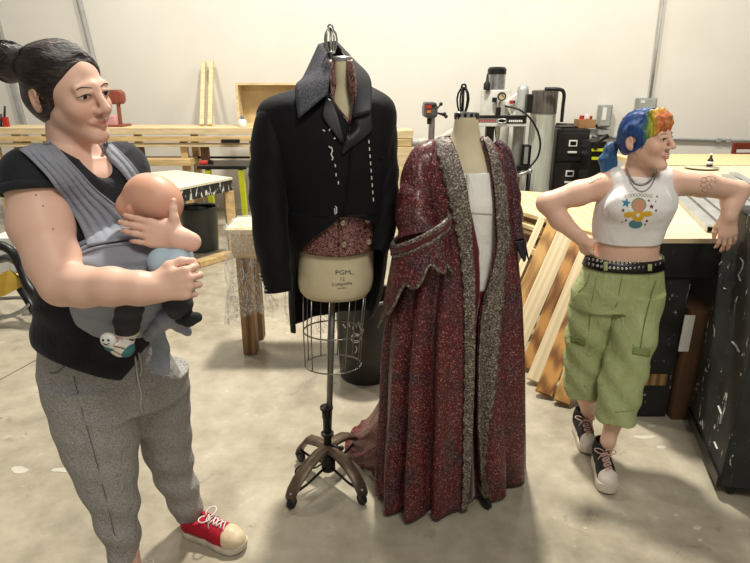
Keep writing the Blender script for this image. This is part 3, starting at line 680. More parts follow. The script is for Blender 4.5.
for z0, z1, s_ in ((.66, .71, .8), (.60, .63, .85), (.50, .571, .75)):
    m = MB(); a = cq+(q[1]-cq)*s_; b = cq+(q[2]-cq)*s_; zz = (z0+z1)/2
    m.bar(V((a.x, a.y, zz)), V((b.x, b.y, zz)), .06, z1-z0-.002); o = m.build('batten', dkw); tag(o, {71: 'dark batten directly under the topmost plywood sheet', 63: 'dark batten under the second plywood sheet down', 57: 'dark batten above the lowest plywood sheet'}[round(z1*100)], 'batten', 'battens in the plywood pile')
def pinegrain(nm, a, b):
    t = NT(nm); c = t.coord((1, 1, 1)); n = t.noise(c, 3.0, 2, .5, 0); 
    dd = t.n.new('ShaderNodeMapping'); dd.inputs['Scale'].default_value = (7, 7, .9); t.link(t.tc.outputs['Object'], dd.inputs['Vector'])
    wv = t.wave(dd.outputs[0], 2.2, 5, 2, .9, 'X', 'RINGS'); f = t.noise(dd.outputs[0], 30, 3)
    t.color(t.ramp(t.math('ADD', t.math('MULTIPLY', wv, .75), t.math('MULTIPLY', f, .25)), [(.1, a), (.75, b)])); t.set(roughness=.5); return t.m
pinew = [pinegrain('knotty_pine', (112, 68, 24), (188, 138, 72)), pinegrain('light_pine', (150, 108, 48), (202, 160, 92))]
palew = woodgrain('primed_board', (206, 188, 150), (222, 206, 168), 1.4, st=(6, 6, 1), dist=3)
def lean(u0, v0, u1, v1, ztop, wpx, kind, lab, fwd=0.0):
    a = onz(u0, v0, .004); b = onz(u1, v1, ztop); b = b+V((0, .0, 0)); d = (b-a).normalized()
    w = px_w((u0+u1)/2, (v0+v1)/2, (a.y+b.y)/2, wpx)
    view = (V((0, 0, EYE))-(a+b)/2).normalized(); side = d.cross(view).normalized(); nrm = side.cross(d).normalized()
    if nrm.dot(view) < 0: nrm = -nrm
    m = MB(); R = Matrix((side, -nrm, d)).transposed(); L = (b-a).length; th = .035
    c = (a+b)/2+nrm*fwd; m.box((0, 0, 0), (w, th, L))
    o = m.build('leaning_board', pinew[kind] if kind >= 0 else palew, bevel=.003, origin=(0, 0, 0)); o.rotation_mode = 'QUATERNION'; o.rotation_quaternion = R.to_quaternion(); o.location = c
    z = min((o.location+R@V((sx*w/2, sy*th/2, -L/2))).z for sx in (-1, 1) for sy in (-1, 1)); o.location.z -= z-.001
    tag(o, lab, 'board', 'boards leaning beside the plywood'); return o
lean(490, 342, 542, 220, .72, 7, -1, 'pale board at the left end of the leaning row, next to the robe')
lean(502, 345, 554, 224, .72, 12, 1, 'honey pine board with fine grain, first pine board right of the robe')
lean(511, 360, 568, 230, .72, 17, -1, 'wide pale board between the first and second pine boards')
lean(526, 370, 580.5, 236, .72, 12.5, 0, 'knotty brown pine board in the middle of the leaning row', .012)
lean(533, 384, 592, 240, .72, 14, -1, 'pale board right of the knotty pine board in the leaning row')
lean(543, 396, 601, 246, .70, 16, 0, 'pine board reaching the floor just left of the green trousers', .015)
lean(561, 404, 612, 250, .70, 15, 1, 'pine board mostly hidden behind the green trousers', .015)
# ================================================================= long table on the right with steel channels
zt = .95; FL = onz(641, 238.5, zt); FR = FL+V((1.25, .0, 0)); BL = onz(652, 166, zt); BR = BL+V((1.5, .05, 0)); DN = V((0, 0, -1))
t = thing('long_table', (FL+BR)/2*1.0-V((0, 0, zt)), 'long pale-topped table with black sides behind the black scuffed crate', 'table')
tt = NT('painted_table_top'); g1 = tt.noise(tt.coord((1, 5, 1)), 6, 5); sp = tt.ramp(tt.noise(tt.coord((3, 1, 1)), 10, 4, .7), [(.66, (0, 0, 0)), (.72, (255, 255, 255))])
tt.color(tt.mix(tt.math('MULTIPLY', sp, .35), tt.ramp(g1, [(.3, (204, 188, 150)), (.7, (224, 210, 176))]), (214, 196, 178))); tt.set(roughness=.5)
q = [FL, FR, BR, BL]; cq_ = sum(q, V((0, 0, 0)))/4
m = MB(); m.hexa([p+DN*.024 for p in q]+q); m.build('table_top', tt.m, t, bevel=.003)
qi = [cq_+(p-cq_)*.985 for p in q]
for i_, j_ in ((0, 1), (3, 0), (2, 3)):
    m = MB(); a, b = qi[i_]+DN*.105, qi[j_]+DN*.105; m.bar(a, b, .16, .035, V((0, 0, 1)).cross(b-a)); m.build('fascia', scuff, t)
for p in [cq_+(p-cq_)*.8 for p in q]: m = MB(); m.box((p.x, p.y, (zt-.03)/2), (.09, .09, zt-.03)); m.build('leg', black, t, bevel=.004)
a, b = onz(640, 418), onz(667, 419)
t = thing('black_flat', ((a.x+b.x)/2, a.y+.25, 0), 'tall black painted cabinet with a bare wood patch under the long table', 'cabinet')
m = MB(); m.box(((a.x+b.x)/2-.04, a.y+.18, .39), (b.x-a.x+.08, .34, .78)); m.build('body', scuff, t, bevel=.004)
pz0, pz1 = at(650, 386, a.y).z, at(650, 375, a.y).z; m = MB(); x0, x1 = at(641, 380, a.y).x, at(667.5, 380, a.y).x
m.box(((x0+x1)/2, a.y+.012, (pz0+pz1)/2), (x1-x0, .012, pz1-pz0)); m.build('wood_patch', oldw, t)
a = onz(672, 421); b = onz(703, 421)
t = thing('tall_carton', ((a.x+b.x)/2, a.y+.12, 0), 'tall brown cardboard carton with a white label under the long table', 'carton')
hz = at(680, 312, a.y).z; m = MB(); m.box(((a.x+b.x)/2, a.y+.13, hz/2), (b.x-a.x, .24, hz)); m.build('carton', M('brown_card', (104, 76, 50), .8), t, bevel=.004)
m = MB(); l0, l1 = at(684, 316, a.y), at(693, 352, a.y); l0.x, l1.x = at(682.5, 334, a.y).x, at(692.5, 334, a.y).x; m.box(((l0.x+l1.x)/2, a.y+.008, (l0.z+l1.z)/2), (l1.x-l0.x, .006, l0.z-l1.z)); m.build('label', white, t)
m = MB(); m.box((2.15, 3.15, .37), (1.2, .5, .74)); o = m.build('dark_block', black, bevel=.01); tag(o, 'black block standing in for the deep shade under the long table behind the tall carton', 'chest')  # added block, its black gives the deep dark behind the carton
chan = M('channel_steel', (186, 188, 186), .34, .55, .1, 12)
cd = MB(); 
def channel(a, b, w=.058, h=.03):
    a, b = V(a), V(b); x, y, d = basis(b-a); pr = [(-w/2, 0), (-w/2, h), (w/2, h), (w/2, 0), (w/2-.004, 0), (w/2-.004, h-.004), (-w/2+.004, h-.004), (-w/2+.004, 0)]
    m = MB(); m.rings([[p+x*q+V((0, 0, 1))*r for q, r in pr] for p in (a, b)]); return m.build('steel_channel', chan)
n0 = onz(713, 233, zt); f0 = onz(664, 185, zt)
names = ['nearest the table front', 'second from the table front edge', 'third from the table front edge', 'fourth from the table front edge', 'fifth from the table front edge', 'sixth, under the bent elbow', 'seventh, just past the bent elbow', 'eighth, towards the wooden chair', 'ninth, towards the wooden chair', 'farthest from the table front edge']
for i in range(8):
    off = V((.047*i, .03*i+(.01 if i % 2 else 0), .0)); A, B = V((n0.x, n0.y, zt+.001))+off, V((f0.x, f0.y, zt+.001))+off*1.0
    d = (B-A).normalized(); perp = V((d.y, -d.x, 0)); 
    A2 = V((n0.x, n0.y, zt+.001))+perp*.076*i+d*(.0+.12*(i % 3)); B2 = V((f0.x, f0.y, zt+.001))+perp*(.082*i)+d*(.35+.07*((i*2) % 5))
    B2 = A2+(B2-A2)*min(1, (4.75-A2.y)/max(.01, B2.y-A2.y))
    o = channel(A2, B2); tag(o, 'long grey steel channel on the pale table, '+names[i], 'steel channel', 'steel channels on the long table')
c = onz(701, 169, zt); t = thing('plate', V((c.x, c.y, zt)), 'pale round plate at the back of the long table', 'plate')
m = MB(); m.lathe(V((c.x, c.y, zt+.001)), [(.05, 0), (.13, .012), (.135, .016), (.05, .006), (0, .006)], 24, sx=1); m.build('dish', M('pale_dish', (216, 206, 176), .4), t, True)
c = onz(709, 168, zt); t = thing('small_bottle', V((c.x, c.y-.02, zt)), 'small dark bottle standing on the plate at the back of the long table', 'bottle')
c = V((c.x, c.y, zt+.016)); m = MB(); m.lathe(c, [(.02, 0), (.024, .004), (.024, .05), (.01, .07), (.009, .09), (0, .09)], 14); m.build('body', M('bottle_dark', (46, 40, 38), .3), t, True, angle=50)
m = MB(); m.lathe(c+V((0, 0, .015)), [(.0245, 0), (.0245, .025)], 14); m.build('label', white, t, True); m = MB(); m.lathe(c+V((0, 0, .09)), [(.01, 0), (.01, .015), (0, .016)], 10); m.build('cap', white, t, True)
# plywood bench behind the table, wooden chair
zb2 = .93; a = onz(664, 163, zb2); b = onz(736, 165, zb2)
m = MB(); m.box(((a.x+b.x)/2+.4, 5.65, zb2-.02), (b.x-a.x+1.2, .9, .04)); t = thing('plywood_bench', ((a.x+b.x)/2, 5.6, 0), 'plywood-topped bench along the wall beyond the steel channels', 'bench'); m.build('bench_top', ply2, t)
for x in (a.x, b.x+.6):
    for y in (5.3, 6.0): m = MB(); m.box((x, y, (zb2-.04)/2), (.08, .08, zb2-.04)); m.build('leg', pine, t)
rw = M('red_brown_wood', (120, 46, 26), .4)
Yc = 6.35; t = thing('wooden_chair', (at(745, 200, Yc).x, Yc, 0), 'red-brown slatted wooden chair at the right edge beyond the table', 'chair')
xL, xR = at(735, 160, Yc).x, at(772, 160, Yc).x; ztp = at(740, 143, Yc).z
for x in (xL, xR):
    m = MB(); m.bar((x, Yc, 0), (x, Yc+.06, ztp), .04, .04); m.build('back_post', rw, t, bevel=.006)
    m = MB(); m.bar((x, Yc-.4, 0), (x, Yc-.4, .45), .04, .04); m.build('leg', rw, t, bevel=.006)
for v, h in ((146.5, .07), (154.5, .03), (160.5, .03), (167, .03)): m = MB(); z = at(745, v, Yc).z; m.box(((xL+xR)/2, Yc+.05, z), (xR-xL-.04, .02, h)); m.build('slat', rw, t, bevel=.003)
m = MB(); m.box(((xL+xR)/2, Yc-.2, .46), (xR-xL+.06, .44, .03)); m.build('seat', rw, t, bevel=.006)
# black road crate at the right
F = onz(716, 497); B = onz(686, 424); F.z = B.z = 0; u = (B-F).normalized(); pr = V((u.y, -u.x, 0)); Ld = (B-F).length; Wd = .75; HT = 1.115; z0 = .055
t = thing('road_crate', F+u*Ld/2+pr*Wd/2, 'big black scuffed crate on castors at the right edge, under the draped hand', 'crate')
cr = [F, F+pr*Wd, B+pr*Wd, B]; m = MB(); m.hexa([V((p.x, p.y, z0)) for p in cr]+[V((p.x, p.y, HT)) for p in cr]); crate = m.build('box', scuff, t, bevel=.008)
m = MB()
for a, b in ((F, B), (F, F+pr*Wd)):
    o_ = (-pr if a is F and b is B else -u)*.004
m.bar(F+V((0, 0, z0+.02))-pr*.004, B+V((0, 0, z0+.02))-pr*.004, .012, .05); m.build('edge_trim', dsteel, t, bevel=.002)
for p in cr:
    c = F+u*Ld/2+pr*Wd/2; q = p+(c-p)*.16; cm = MB(); cm.lathe(V((q.x, q.y, .027)), [(0, -.012), (.022, -.012), (.026, -.008), (.026, .008), (.022, .012), (0, .012)], 16, pr); cs = cm.build('caster', blackp, t, True, angle=40)
    k = MB(); k.box((q.x, q.y, .048), (.04, .05, .012)); k.build('bracket', dsteel, cs)
wh = M('chipped_white', (206, 204, 194), .7); cb = world_bvh(crate)
def splat(name, par, bv, pts, rad, off=.0015, mat=None):
    m = MB(); P = [hit(bv, u, v, off) for u, v in pts]; P = [p for p in P if p]
    if len(P) > 1: m.tube(P, rad, 5, flat=.3); return m.build(name, mat or wh, par)
for pts, r in (([(741, 258), (744, 262), (743, 268), (739, 275), (741, 281)], .0035), ([(719, 256), (722, 262), (720, 265)], .005), ([(733, 342), (737, 346), (740, 352)], .006), ([(719, 406), (722, 414), (721, 424)], .006), ([(715, 442), (718, 449)], .006), ([(714, 280), (717, 282)], .004), ([(724, 288), (726, 289)], .003)):
    splat('paint_chip', t, cb, pts, r)
# marks on the floor
spl = M('floor_paint', (202, 196, 178), .7)
for i, (u, v, rx, ry) in enumerate(((20, 470, 9, 4), (62, 470, 12, 2.5), (645, 437, 12, 2), (662, 447, 5, 2), (697, 528, 5, 2.4), (676, 515, 3, 1.5), (651, 426, 5, 1.6), (585, 528, 2.5, 1.2), (700, 540, 3, 1.5), (620, 425, 3, 1))):
    rr_ = random.Random(i); m = MB(); m.prism([onz(u+math.cos(a)*rx*rr_.uniform(.7, 1.1), v+math.sin(a)*ry*rr_.uniform(.7, 1.1), .0004) for a in [k*math.pi/7 for k in range(14)]], V((0, 0, .0006))); o = m.build('trim_%d' % (i+10), spl); struct(o)
# ================================================================= helpers for draped clothes on the forms
def levels(rows, n=60):
    """rows (v, uL, uR, ry, Y[, uA, uB]) -> finely interpolated rows"""
    out = []; v0, v1 = rows[0][0], rows[-1][0]
    T = np.array(rows, float); vv = np.linspace(v0, v1, n)
    cols = []
    for j in range(1, T.shape[1]):
        y = np.interp(vv, T[:, 0], T[:, j]); w = np.array([1, 2, 3, 2, 1.]); w /= w.sum(); y = np.convolve(np.pad(y, 2, 'edge'), w, 'valid'); y[0], y[-1] = T[0, j], T[-1, j]; cols.append(y)
    return [tuple([vv[i]]+[c[i] for c in cols]) for i in range(n)]
def ell_at(row):
    v, uL, uR, ry, Y = row[:5]; L, R = at(uL, v, Y), at(uR, v, Y)
    return (L.x+R.x)/2, Y, (R.x-L.x)/2, ry, L.z
SHEAR = [0.0]
def pt_on(row, phi, e=2.2, out=0.0, dz=0.0):
    cx, cy, rx, ry, z = ell_at(row); sx, cx_ = math.sin(phi), -math.cos(phi)
    f = (abs(sx)**e+abs(cx_)**e)**(-1/e)
    X = (rx+out)*sx*f
    return V((cx+X, cy+(ry+out)*cx_*f+SHEAR[0]*X*max(0, 1-z), z+dz))
def phi_of(row, u, e=2.2):
    cx, cy, rx, ry, z = ell_at(row); x = at(u, row[0], cy-ry).x; best = (9, 0)
    for k in range(-170, 171):
        p = math.radians(k/2); q = pt_on(row, p, e); d = abs(q.x-x)
        if d < best[0]: best = (d, p)
    return best[1]
def garment(rows, n=90, fold=None, out=0.0, e=2.2, full=False, nrow=60, hem=None):
    R = levels(rows, nrow); G = []
    for i, r in enumerate(R):
        t = i/(len(R)-1)
        if full: ph = [2*math.pi*k/n for k in range(n)]
        else:
            pa, pb = phi_of(r, r[5], e), phi_of(r, r[6], e); ph = [pa-(2*math.pi+pa-pb)*k/n for k in range(n+1)]
        G.append([pt_on(r, p, e, out+(fold(p, t) if fold else 0), hem(p, t) if hem else 0) for p in ph])
    return G
def patch(e0, e1, n=10, m=8, bulge=0.0):
    """sheet between two curves of (u, v, Y)"""
    A = cat([at(*p) for p in e0], n); B = cat([at(*p) for p in e1], n); k = min(len(A), len(B))
    rows = []
    for i in range(k):
        a = A[int(i*(len(A)-1)/(k-1))]; b = B[int(i*(len(B)-1)/(k-1))]
        rows.append([a+(b-a)*(j/m)+V((0, -bulge*math.sin(math.pi*j/m), 0)) for j in range(m+1)])
    return rows
def text_on(bvh, body, u0, v0, size, mat, parent, rot=0, off=.0012, name='lettering', fall=2.0, sx=1):
    c = bpy.data.curves.new('txt', 'FONT'); c.body = body; c.align_x = 'CENTER'; c.size = 1.0; c.resolution_u = 3
    o = bpy.data.objects.new('txt', c); COL.objects.link(o); dg = bpy.context.evaluated_depsgraph_get()
    me = bpy.data.meshes.new_from_object(o.evaluated_get(dg)); m = MB(); cs, sn = math.cos(rot), math.sin(rot); ok = True
    for q in me.vertices:
        x, y = q.co.x*size*sx, q.co.y*size; p = hit(bvh, u0+x*cs-y*sn, v0-x*sn-y*cs, off, fall); m.v.append(p)
    m.f = [tuple(p.vertices) for p in me.polygons]
    bpy.data.objects.remove(o); bpy.data.curves.remove(c); bpy.data.meshes.remove(me)
    return m.build(name, mat, parent)
def finial(t, u, v0, v1, Y, wpx, mat):
    a, b = at(u, v1, Y), at(u, v0, Y); h = b.z-a.z; r = px_w(u, v0, Y, wpx)
    for k in range(5):
        an = 2*math.pi*k/5+.3; m = MB(); d = V((math.cos(an), math.sin(an), 0))
        m.tube([a+d*(r*q)+V((0, 0, h*w_)) for q, w_ in ((.5, 0), (.85, .25), (1, .5), (.85, .72), (.45, .88), (.2, .93))], .0032, 6); m.build('finial_wire', mat, t, True)
    m = MB(); m.tube([a+V((math.cos(q)*r*.5, math.sin(q)*r*.5, .002)) for q in [i*math.pi/8 for i in range(16)]], .004, 6, True); m.build('finial_ring', mat, t, True)
    m = MB(); m.tube([a+V((math.cos(q)*r*.35, 0, h*.95+math.sin(q)*r*.4)) for q in [i*math.pi/8 for i in range(16)]], .0035, 6, True); m.build('finial_loop', mat, t, True)
    m = MB(); m.cyl(a-V((0, 0, .02)), a+V((0, 0, h*.9)), .004, n=8); m.build('finial_rod', mat, t, True)
canvas = NT('form_canvas'); canvas.color(canvas.ramp(canvas.noise(canvas.coord(), 9, 4), [(.3, (196, 184, 150)), (.7, (214, 203, 170))])); canvas.set(roughness=.75, specular=.2); canvas.bump(canvas.noise(canvas.coord(), 500, 2), .1, .001); canvas = canvas.m
oldbronze = M('worn_iron', (116, 98, 80), .45, .55, .35, 14)
blackcloth = NT('black_wool'); nz = blackcloth.noise(blackcloth.coord(), 700, 2); blackcloth.color(blackcloth.ramp(nz, [(.3, (8, 8, 10)), (.7, (16, 16, 20))])); blackcloth.set(roughness=.7, specular=.18, sheen=.03); blackcloth.bump(blackcloth.noise(blackcloth.coord(), 12, 4), .25, .02); blackcloth = blackcloth.m
tweed = NT('charcoal_tweed'); tweed.color(tweed.ramp(tweed.voro(tweed.coord(), 420, 'F1', 'Color'), [(.2, (36, 37, 42)), (.8, (92, 93, 100))])); tweed.set(roughness=.8, specular=.2); tweed.bump(tweed.noise(tweed.coord(), 400, 2), .4, .002); tweed = tweed.m
silk = M('black_silk', (20, 20, 22), .42, 0, .2, 20, .1, 30, spec=.45)
brocade = NT('brocade'); bc = brocade.coord(); bw = brocade.noise(bc, 34, 4, .6, 3.5); bsm = brocade.voro(bc, 60)
brocade.color(brocade.ramp(bw, [(.42, (52, 18, 22)), (.49, (104, 50, 50)), (.53, (176, 142, 128)), (.57, (96, 40, 44)), (.66, (60, 20, 26))])); brocade.set(roughness=.42, specular=.5); brocade.bump(bw, .5, .004); brocade = brocade.m
# ================================================================= dress form with the cage (left)
YF = 2.03; hub = V((-.2, YF, 0))
t = thing('dress_form', hub, 'ivory dress form on a wire cage and iron castor base under the black tailcoat', 'dress form')
m = MB(); m.rings(garment([(62, 333.5, 350.5, .04, YF), (90, 332, 352, .045, YF), (108, 326, 358, .07, YF), (118, 300, 378, .085, YF), (150, 292, 384, .11, YF), (200, 300, 374, .1, YF), (240, 298.5, 374, .105, YF), (280, 297.5, 373.5, .115, YF), (289, 298.5, 372, .112, YF), (293, 304, 367, .1, YF)], 48, full=True, nrow=50)); torso = m.build('torso', canvas, t, True, angle=70)
tb = world_bvh(torso)
ink = M('stamp_ink', (52, 48, 44), .8)
text_on(tb, 'PGM', 343, 274.5, 6.2, ink, t, .03, sx=1.25); text_on(tb, 'Pro', 352.2, 274.5, 2.4, ink, t, .03); text_on(tb, '12', 342.4, 280.8, 5, ink, t, .05); text_on(tb, 'Collapsible', 342, 285.2, 4.2, ink, t, .1, sx=1.1); text_on(tb, 'shoulders', 342, 288.6, 2.4, ink, t, .1)
c = at(342, 62, YF); m = MB(); m.lathe(c+V((0, 0, -.004)), [(.036, 0), (.036, .018), (.03, .022), (0, .022)], 24); m.build('neck_cap', steel, t, True, angle=40)
finial(t, 331, 26, 53, YF, 6.5, steel)
chrome = M('wire_steel', (150, 148, 142), .3, .8)
cg = at(334, 298, YF)
zr = {298: .0}
def ring_at(v, uL, uR, ry=.1):
    L, R = at(uL, v, YF), at(uR, v, YF); return (L.x+R.x)/2, (R.x-L.x)/2, ry, L.z
RR = [ring_at(292, 303, 367, .095), ring_at(330, 303.5, 363, .095), ring_at(364, 305, 361, .085)]
for k in range(10):
    an = 2*math.pi*k/10+.2; m = MB(); m.tube([V((x+rx*math.cos(an), YF+ry*math.sin(an), z)) for x, rx, ry, z in RR], .0028, 6); m.build('cage_wire', chrome, t, True)
for x, rx, ry, z in RR[1:]:
    m = MB(); m.tube([V((x+rx*math.cos(a), YF+ry*math.sin(a), z)) for a in [i*math.pi/20 for i in range(40)]], .003, 6, True); m.build('cage_ring', chrome, t, True)
px0 = at(333, 300, YF); pole_top = V((px0.x, YF, px0.z+.04))
polem = M('pole_grey', (120, 116, 104), .4, .6)
m = MB(); m.tube([V((hub.x, YF, .12)), V((pole_top.x, YF, pole_top.z))], .0125, 14); m.build('pole', polem, t, True)
m = MB(); m.lathe((hub.x, YF, 0), [(.017, .12), (.017, .30), (.02, .305), (.02, .335), (.015, .34)], 18); m.build('sleeve', dsteel, t, True, angle=40)
for z in (.215, .34): m = MB(); m.lathe((hub.x, YF, z), [(.016, 0), (.027, .006), (.027, .016), (.016, .022)], 18); m.build('collar', dsteel, t, True, angle=40)
m = MB(); m.cyl((hub.x, YF-.01, .18), (hub.x+.06, YF-.03, .175), .006, n=8); m.sphere((hub.x+.06, YF-.03, .175), .011, 10); m.build('set_screw', dsteel, t, True)
for q in ((-.334, 1.848), (-.053, 1.872), (-.335, 2.15), (-.085, 2.217)):
    d = V((q[0], q[1], 0))-hub; s_ = d.length; d.normalize(); side = V((-d.y, d.x, 0)); rings = []
    for r_, z_, w_ in ((.01, .165, .022), (.06, .163, .026), (.12, .148, .027), (s_*.82, .112, .027), (s_*.97, .078, .028), (s_*1.04, .05, .026)):
        p = hub+d*r_+V((0, 0, z_)); rings.append([p+side*w_, p+side*w_*.6+V((0, 0, .012)), p-side*w_*.6+V((0, 0, .012)), p-side*w_, p-side*w_*.8-V((0, 0, .016)), p+side*w_*.8-V((0, 0, .016))])
    m = MB(); m.rings(rings); lg = m.build('leg', oldbronze, t, True, angle=50)
    m = MB(); m.tube([hub+V((0, 0, .07))+d*.01, hub+d*s_*.6+V((0, 0, .055)), hub+d*s_*.98+V((0, 0, .06))], .006, 6); m.build('brace_rod', dsteel, lg, True)
    p = hub+d*s_; m = MB(); m.lathe(p+V((0, 0, .026))-side*0, [(0, -.011), (.02, -.011), (.025, -.006), (.025, .006), (.02, .011), (0, .011)], 18, side); m.build('caster', blackp, lg, True, angle=40)
    m = MB(); m.cyl(p+V((0, 0, .026)), p+V((0, 0, .075)), .007, n=8); m.build('caster_stem', steel, lg, True)
m = MB(); m.lathe(hub, [(.02, .045), (.03, .05), (.03, .10), (.02, .12)], 18); m.build('hub', dsteel, t, True, angle=40)
p0 = at(305, 470, 1.97); m = MB(); m.tube(cat([hub+V((-.01, 0, .09)), at(314, 468, 1.99), at(303, 465, 1.97), at(296, 470, 1.95), at(297, 476, 1.94), at(304, 475, 1.95), at(308, 470, 1.97)]), .004, 6); m.build('foot_pedal', dsteel, t, True)
# ================================================================= waistcoat
t = thing('waistcoat', (hub.x, YF, at(336, 250, YF).z), 'burgundy brocade waistcoat showing below the open black tailcoat', 'waistcoat')
wr = [(120, 300, 378, .1, YF, 340, 340.2), (150, 290, 386, .122, YF, 338, 338.2), (200, 298, 377, .112, YF, 338, 338.2), (238, 297, 377, .118, YF, 338, 338.2), (243, 296.6, 377.5, .121, YF, 338, 338.2)]
m = MB(); m.grid(garment(wr, 70, hem=lambda p, t_: -.018*max(0, math.cos(p))*t_-.012*math.sin(p)*0)); wc = m.build('body', brocade, t, True, solid=.004)
m = MB(); m.grid(patch([(327, 60, 1.99), (330, 80, 1.955), (333, 100, 1.93), (349, 122, 1.9)], [(333, 60, 2.0), (336, 84, 1.962), (334.5, 101, 1.932), (349.6, 121, 1.902)], 8, 4)); m.build('collar', brocade, t, True, solid=.004)
m = MB(); m.grid(patch([(352.5, 60, 1.99), (356, 80, 1.95), (355.5, 100, 1.92), (350, 122, 1.9)], [(346.5, 60, 2.0), (347.5, 80, 1.97), (351.5, 102, 1.94), (349, 121, 1.902)], 8, 4)); m.build('collar', brocade, t, True, solid=.004)
wb = world_bvh(wc); brass = M('antique_metal', (168, 150, 128), .35, .7)
for u, v in ((343, 223), (367, 220.5), (344, 244.5), (368, 242)):
    p = hit(wb, u, v, .004, YF-.12); m = MB(); m.lathe(p, [(0, -.004), (.0105, -.002), (.0105, .002), (.007, .004), (.005, .002), (0, .003)], 16, V((0, -1, .1))); m.build('button', brass, t, True)
# ================================================================= black tailcoat
t = thing('tailcoat', (hub.x, YF, .86), 'black tailcoat with tall turned-up charcoal collar and white basting stitches on the dress form', 'coat')
cr_ = [(84, 318, 364, .055, YF+.02, 328, 352), (90, 296, 376, .075, YF+.02, 329, 353), (95, 276, 386, .09, YF+.01, 330, 353), (102, 262, 393, .105, YF, 333, 353), (112, 257, 396, .12, YF, 342, 352.5), (122, 258, 396, .13, YF, 348.5, 351.5), (135, 264, 395, .14, YF, 350, 350.2), (165, 274, 393, .145, YF, 349, 349.2), (195, 282, 390, .138, YF, 346, 346.2), (209, 284, 388, .135, YF, 342, 342.2)]
m = MB(); m.grid(garment(cr_, 90, nrow=60, fold=lambda p, t_: .004*math.sin(6*p+3*t_)*t_)); body = m.build('body', blackcloth, t, True, solid=.007)
sk = [(207, 284, 388.5, .138, YF, 340, 344), (213, 285, 388, .138, YF, 336, 372), (225, 286, 388, .136, YF, 318, 379), (240, 288, 388, .134, YF, 300, 383), (252, 290, 387, .133, YF, 294, 384), (275, 290, 384, .14, YF+.02, 290.5, 382), (300, 290, 380, .12, YF+.06, 291, 377), (322, 292, 372, .1, YF+.08, 293, 370)]
m = MB(); m.grid(garment(sk, 70, nrow=44, fold=lambda p, t_: .006*math.sin(9*p)*t_, hem=lambda p, t_: t_**3*(.03*math.sin(p)))); m.build('tails', blackcloth, t, True, solid=.006)
def sleeve(name, pts, rpx, mat, par, flat=.8, n=28, wr=.003, fr=30, solid=0, ripple=5):
    P = cat([at(*p) for p in pts], 6); r0 = [px_w(u, v, Y, r) for (u, v, Y), r in zip(pts, rpx)]
    rs = np.interp(np.linspace(0, len(r0)-1, len(P)), range(len(r0)), r0); m = MB(); m.tube(P, list(rs), n, flat=flat)
    k = len(P)
    for i, q in enumerate(m.v):
        ri, a = divmod(i, n); an = 2*math.pi*a/n; c = P[min(ri, k-1)]; d = (q-c)
        if d.length > 1e-6: m.v[i] = q+d.normalized()*wr*math.sin(ri*1.1+ripple*math.sin(an)+2*math.sin(ri*.37))*min(1, ri/6)
    return m.build(name, mat, par, True, angle=60)
sl = sleeve('sleeve', [(281, 104, 2.02), (274, 118, 2.0), (270, 150, 1.98), (268, 190, 1.96), (270.5, 230, 1.93), (274.5, 262, 1.9), (279, 291, 1.88)], [10, 20, 22.5, 22, 21, 18.5, 16.5], blackcloth, t)
sr = sleeve('sleeve', [(374, 104, 2.03), (382, 118, 2.02), (385, 150, 2.01), (386.5, 190, 1.99), (385, 225, 1.97), (380, 250, 1.95)], [9, 15, 15.5, 15, 13.5, 11], blackcloth, t)
whitethread = M('white_thread', (226, 224, 216), .8)
for i, (u, v) in enumerate(((256, 274), (257.5, 278), (258.5, 282), (260, 286), (262, 290))):
    bs_ = world_bvh(sl) if i == 0 else bs_; m = MB(); P_ = [hit(bs_, u+3+q, v+.3*q, .001, 1.86) for q in (0, 1, 2)]; m.tube(P_, .0022, 6); m.build('cuff_stitch', whitethread, sl)
# collar leaves, stand, lapels
m = MB(); m.grid(patch([(323, 45, 2.1), (329.5, 60, 2.0), (329.5, 78, 1.93), (327.5, 94, 1.895)], [(319, 44, 2.12), (304, 76, 2.04), (295.5, 88, 1.95), (298.5, 118, 1.872)], 10, 8, .012)); m.build('collar_leaf', tweed, t, True, solid=.005)
m = MB(); m.grid(patch([(337, 45, 2.11), (350, 62, 2.02), (355, 84, 1.95), (352, 118, 1.895)], [(336, 41, 2.14), (354, 60, 2.09), (370, 79, 2.02), (371, 112, 1.9)], 10, 8, .012)); m.build('collar_leaf', M('dark_collar', (30, 30, 33), .75), t, True, solid=.005)
m = MB(); m.grid(patch([(319, 44, 2.12), (327, 41.5, 2.15), (336, 41, 2.14)], [(316, 88, 2.09), (338, 86, 2.16), (362, 88, 2.09)], 8, 8)); m.build('collar_stand', M('collar_lining', (34, 32, 34), .7), t, True, solid=.005)
cbv = world_bvh(body)
m = MB(); m.grid(drape(cbv, [(351.5, 116), (347, 132), (341, 154)], [(370, 106), (373, 131), (342, 155)], 10, 14, .009, 1.9)); m.build('lapel', silk, t, True, solid=.006)
m = MB(); m.grid(drape(cbv, [(331, 101), (339, 117), (344, 143)], [(326, 99), (321, 117), (342, 144)], 8, 12, .009, 1.9)); m.build('lapel', silk, t, True, solid=.006)
m = MB()
for k in range(9):
    v = 140+k*7.2; u = 368.5+.55*k
    m.tube([hit(cbv, u, v, .003, 1.9), hit(cbv, u+.2, v+3.4, .003, 1.9)], .0022, 5)
for seg in ([(323, 130), (325, 131.5)], [(329, 146), (330.5, 148), (331.5, 147), (332.5, 151), (331, 154), (333, 158), (332, 160)], [(335, 164), (335.5, 167)], [(336, 173), (336, 176)], [(338, 181), (338.5, 184)], [(331, 128), (329, 131)], [(334, 139), (335.5, 138)], [(326, 106), (329, 103)], [(335, 206), (336.5, 207), (336.5, 213), (335, 214), (334.5, 208)]):
    m.tube([hit(cbv, u, v, .003, 1.89) for u, v in seg], .0022, 5)
m.build('basting_stitches', whitethread, t)
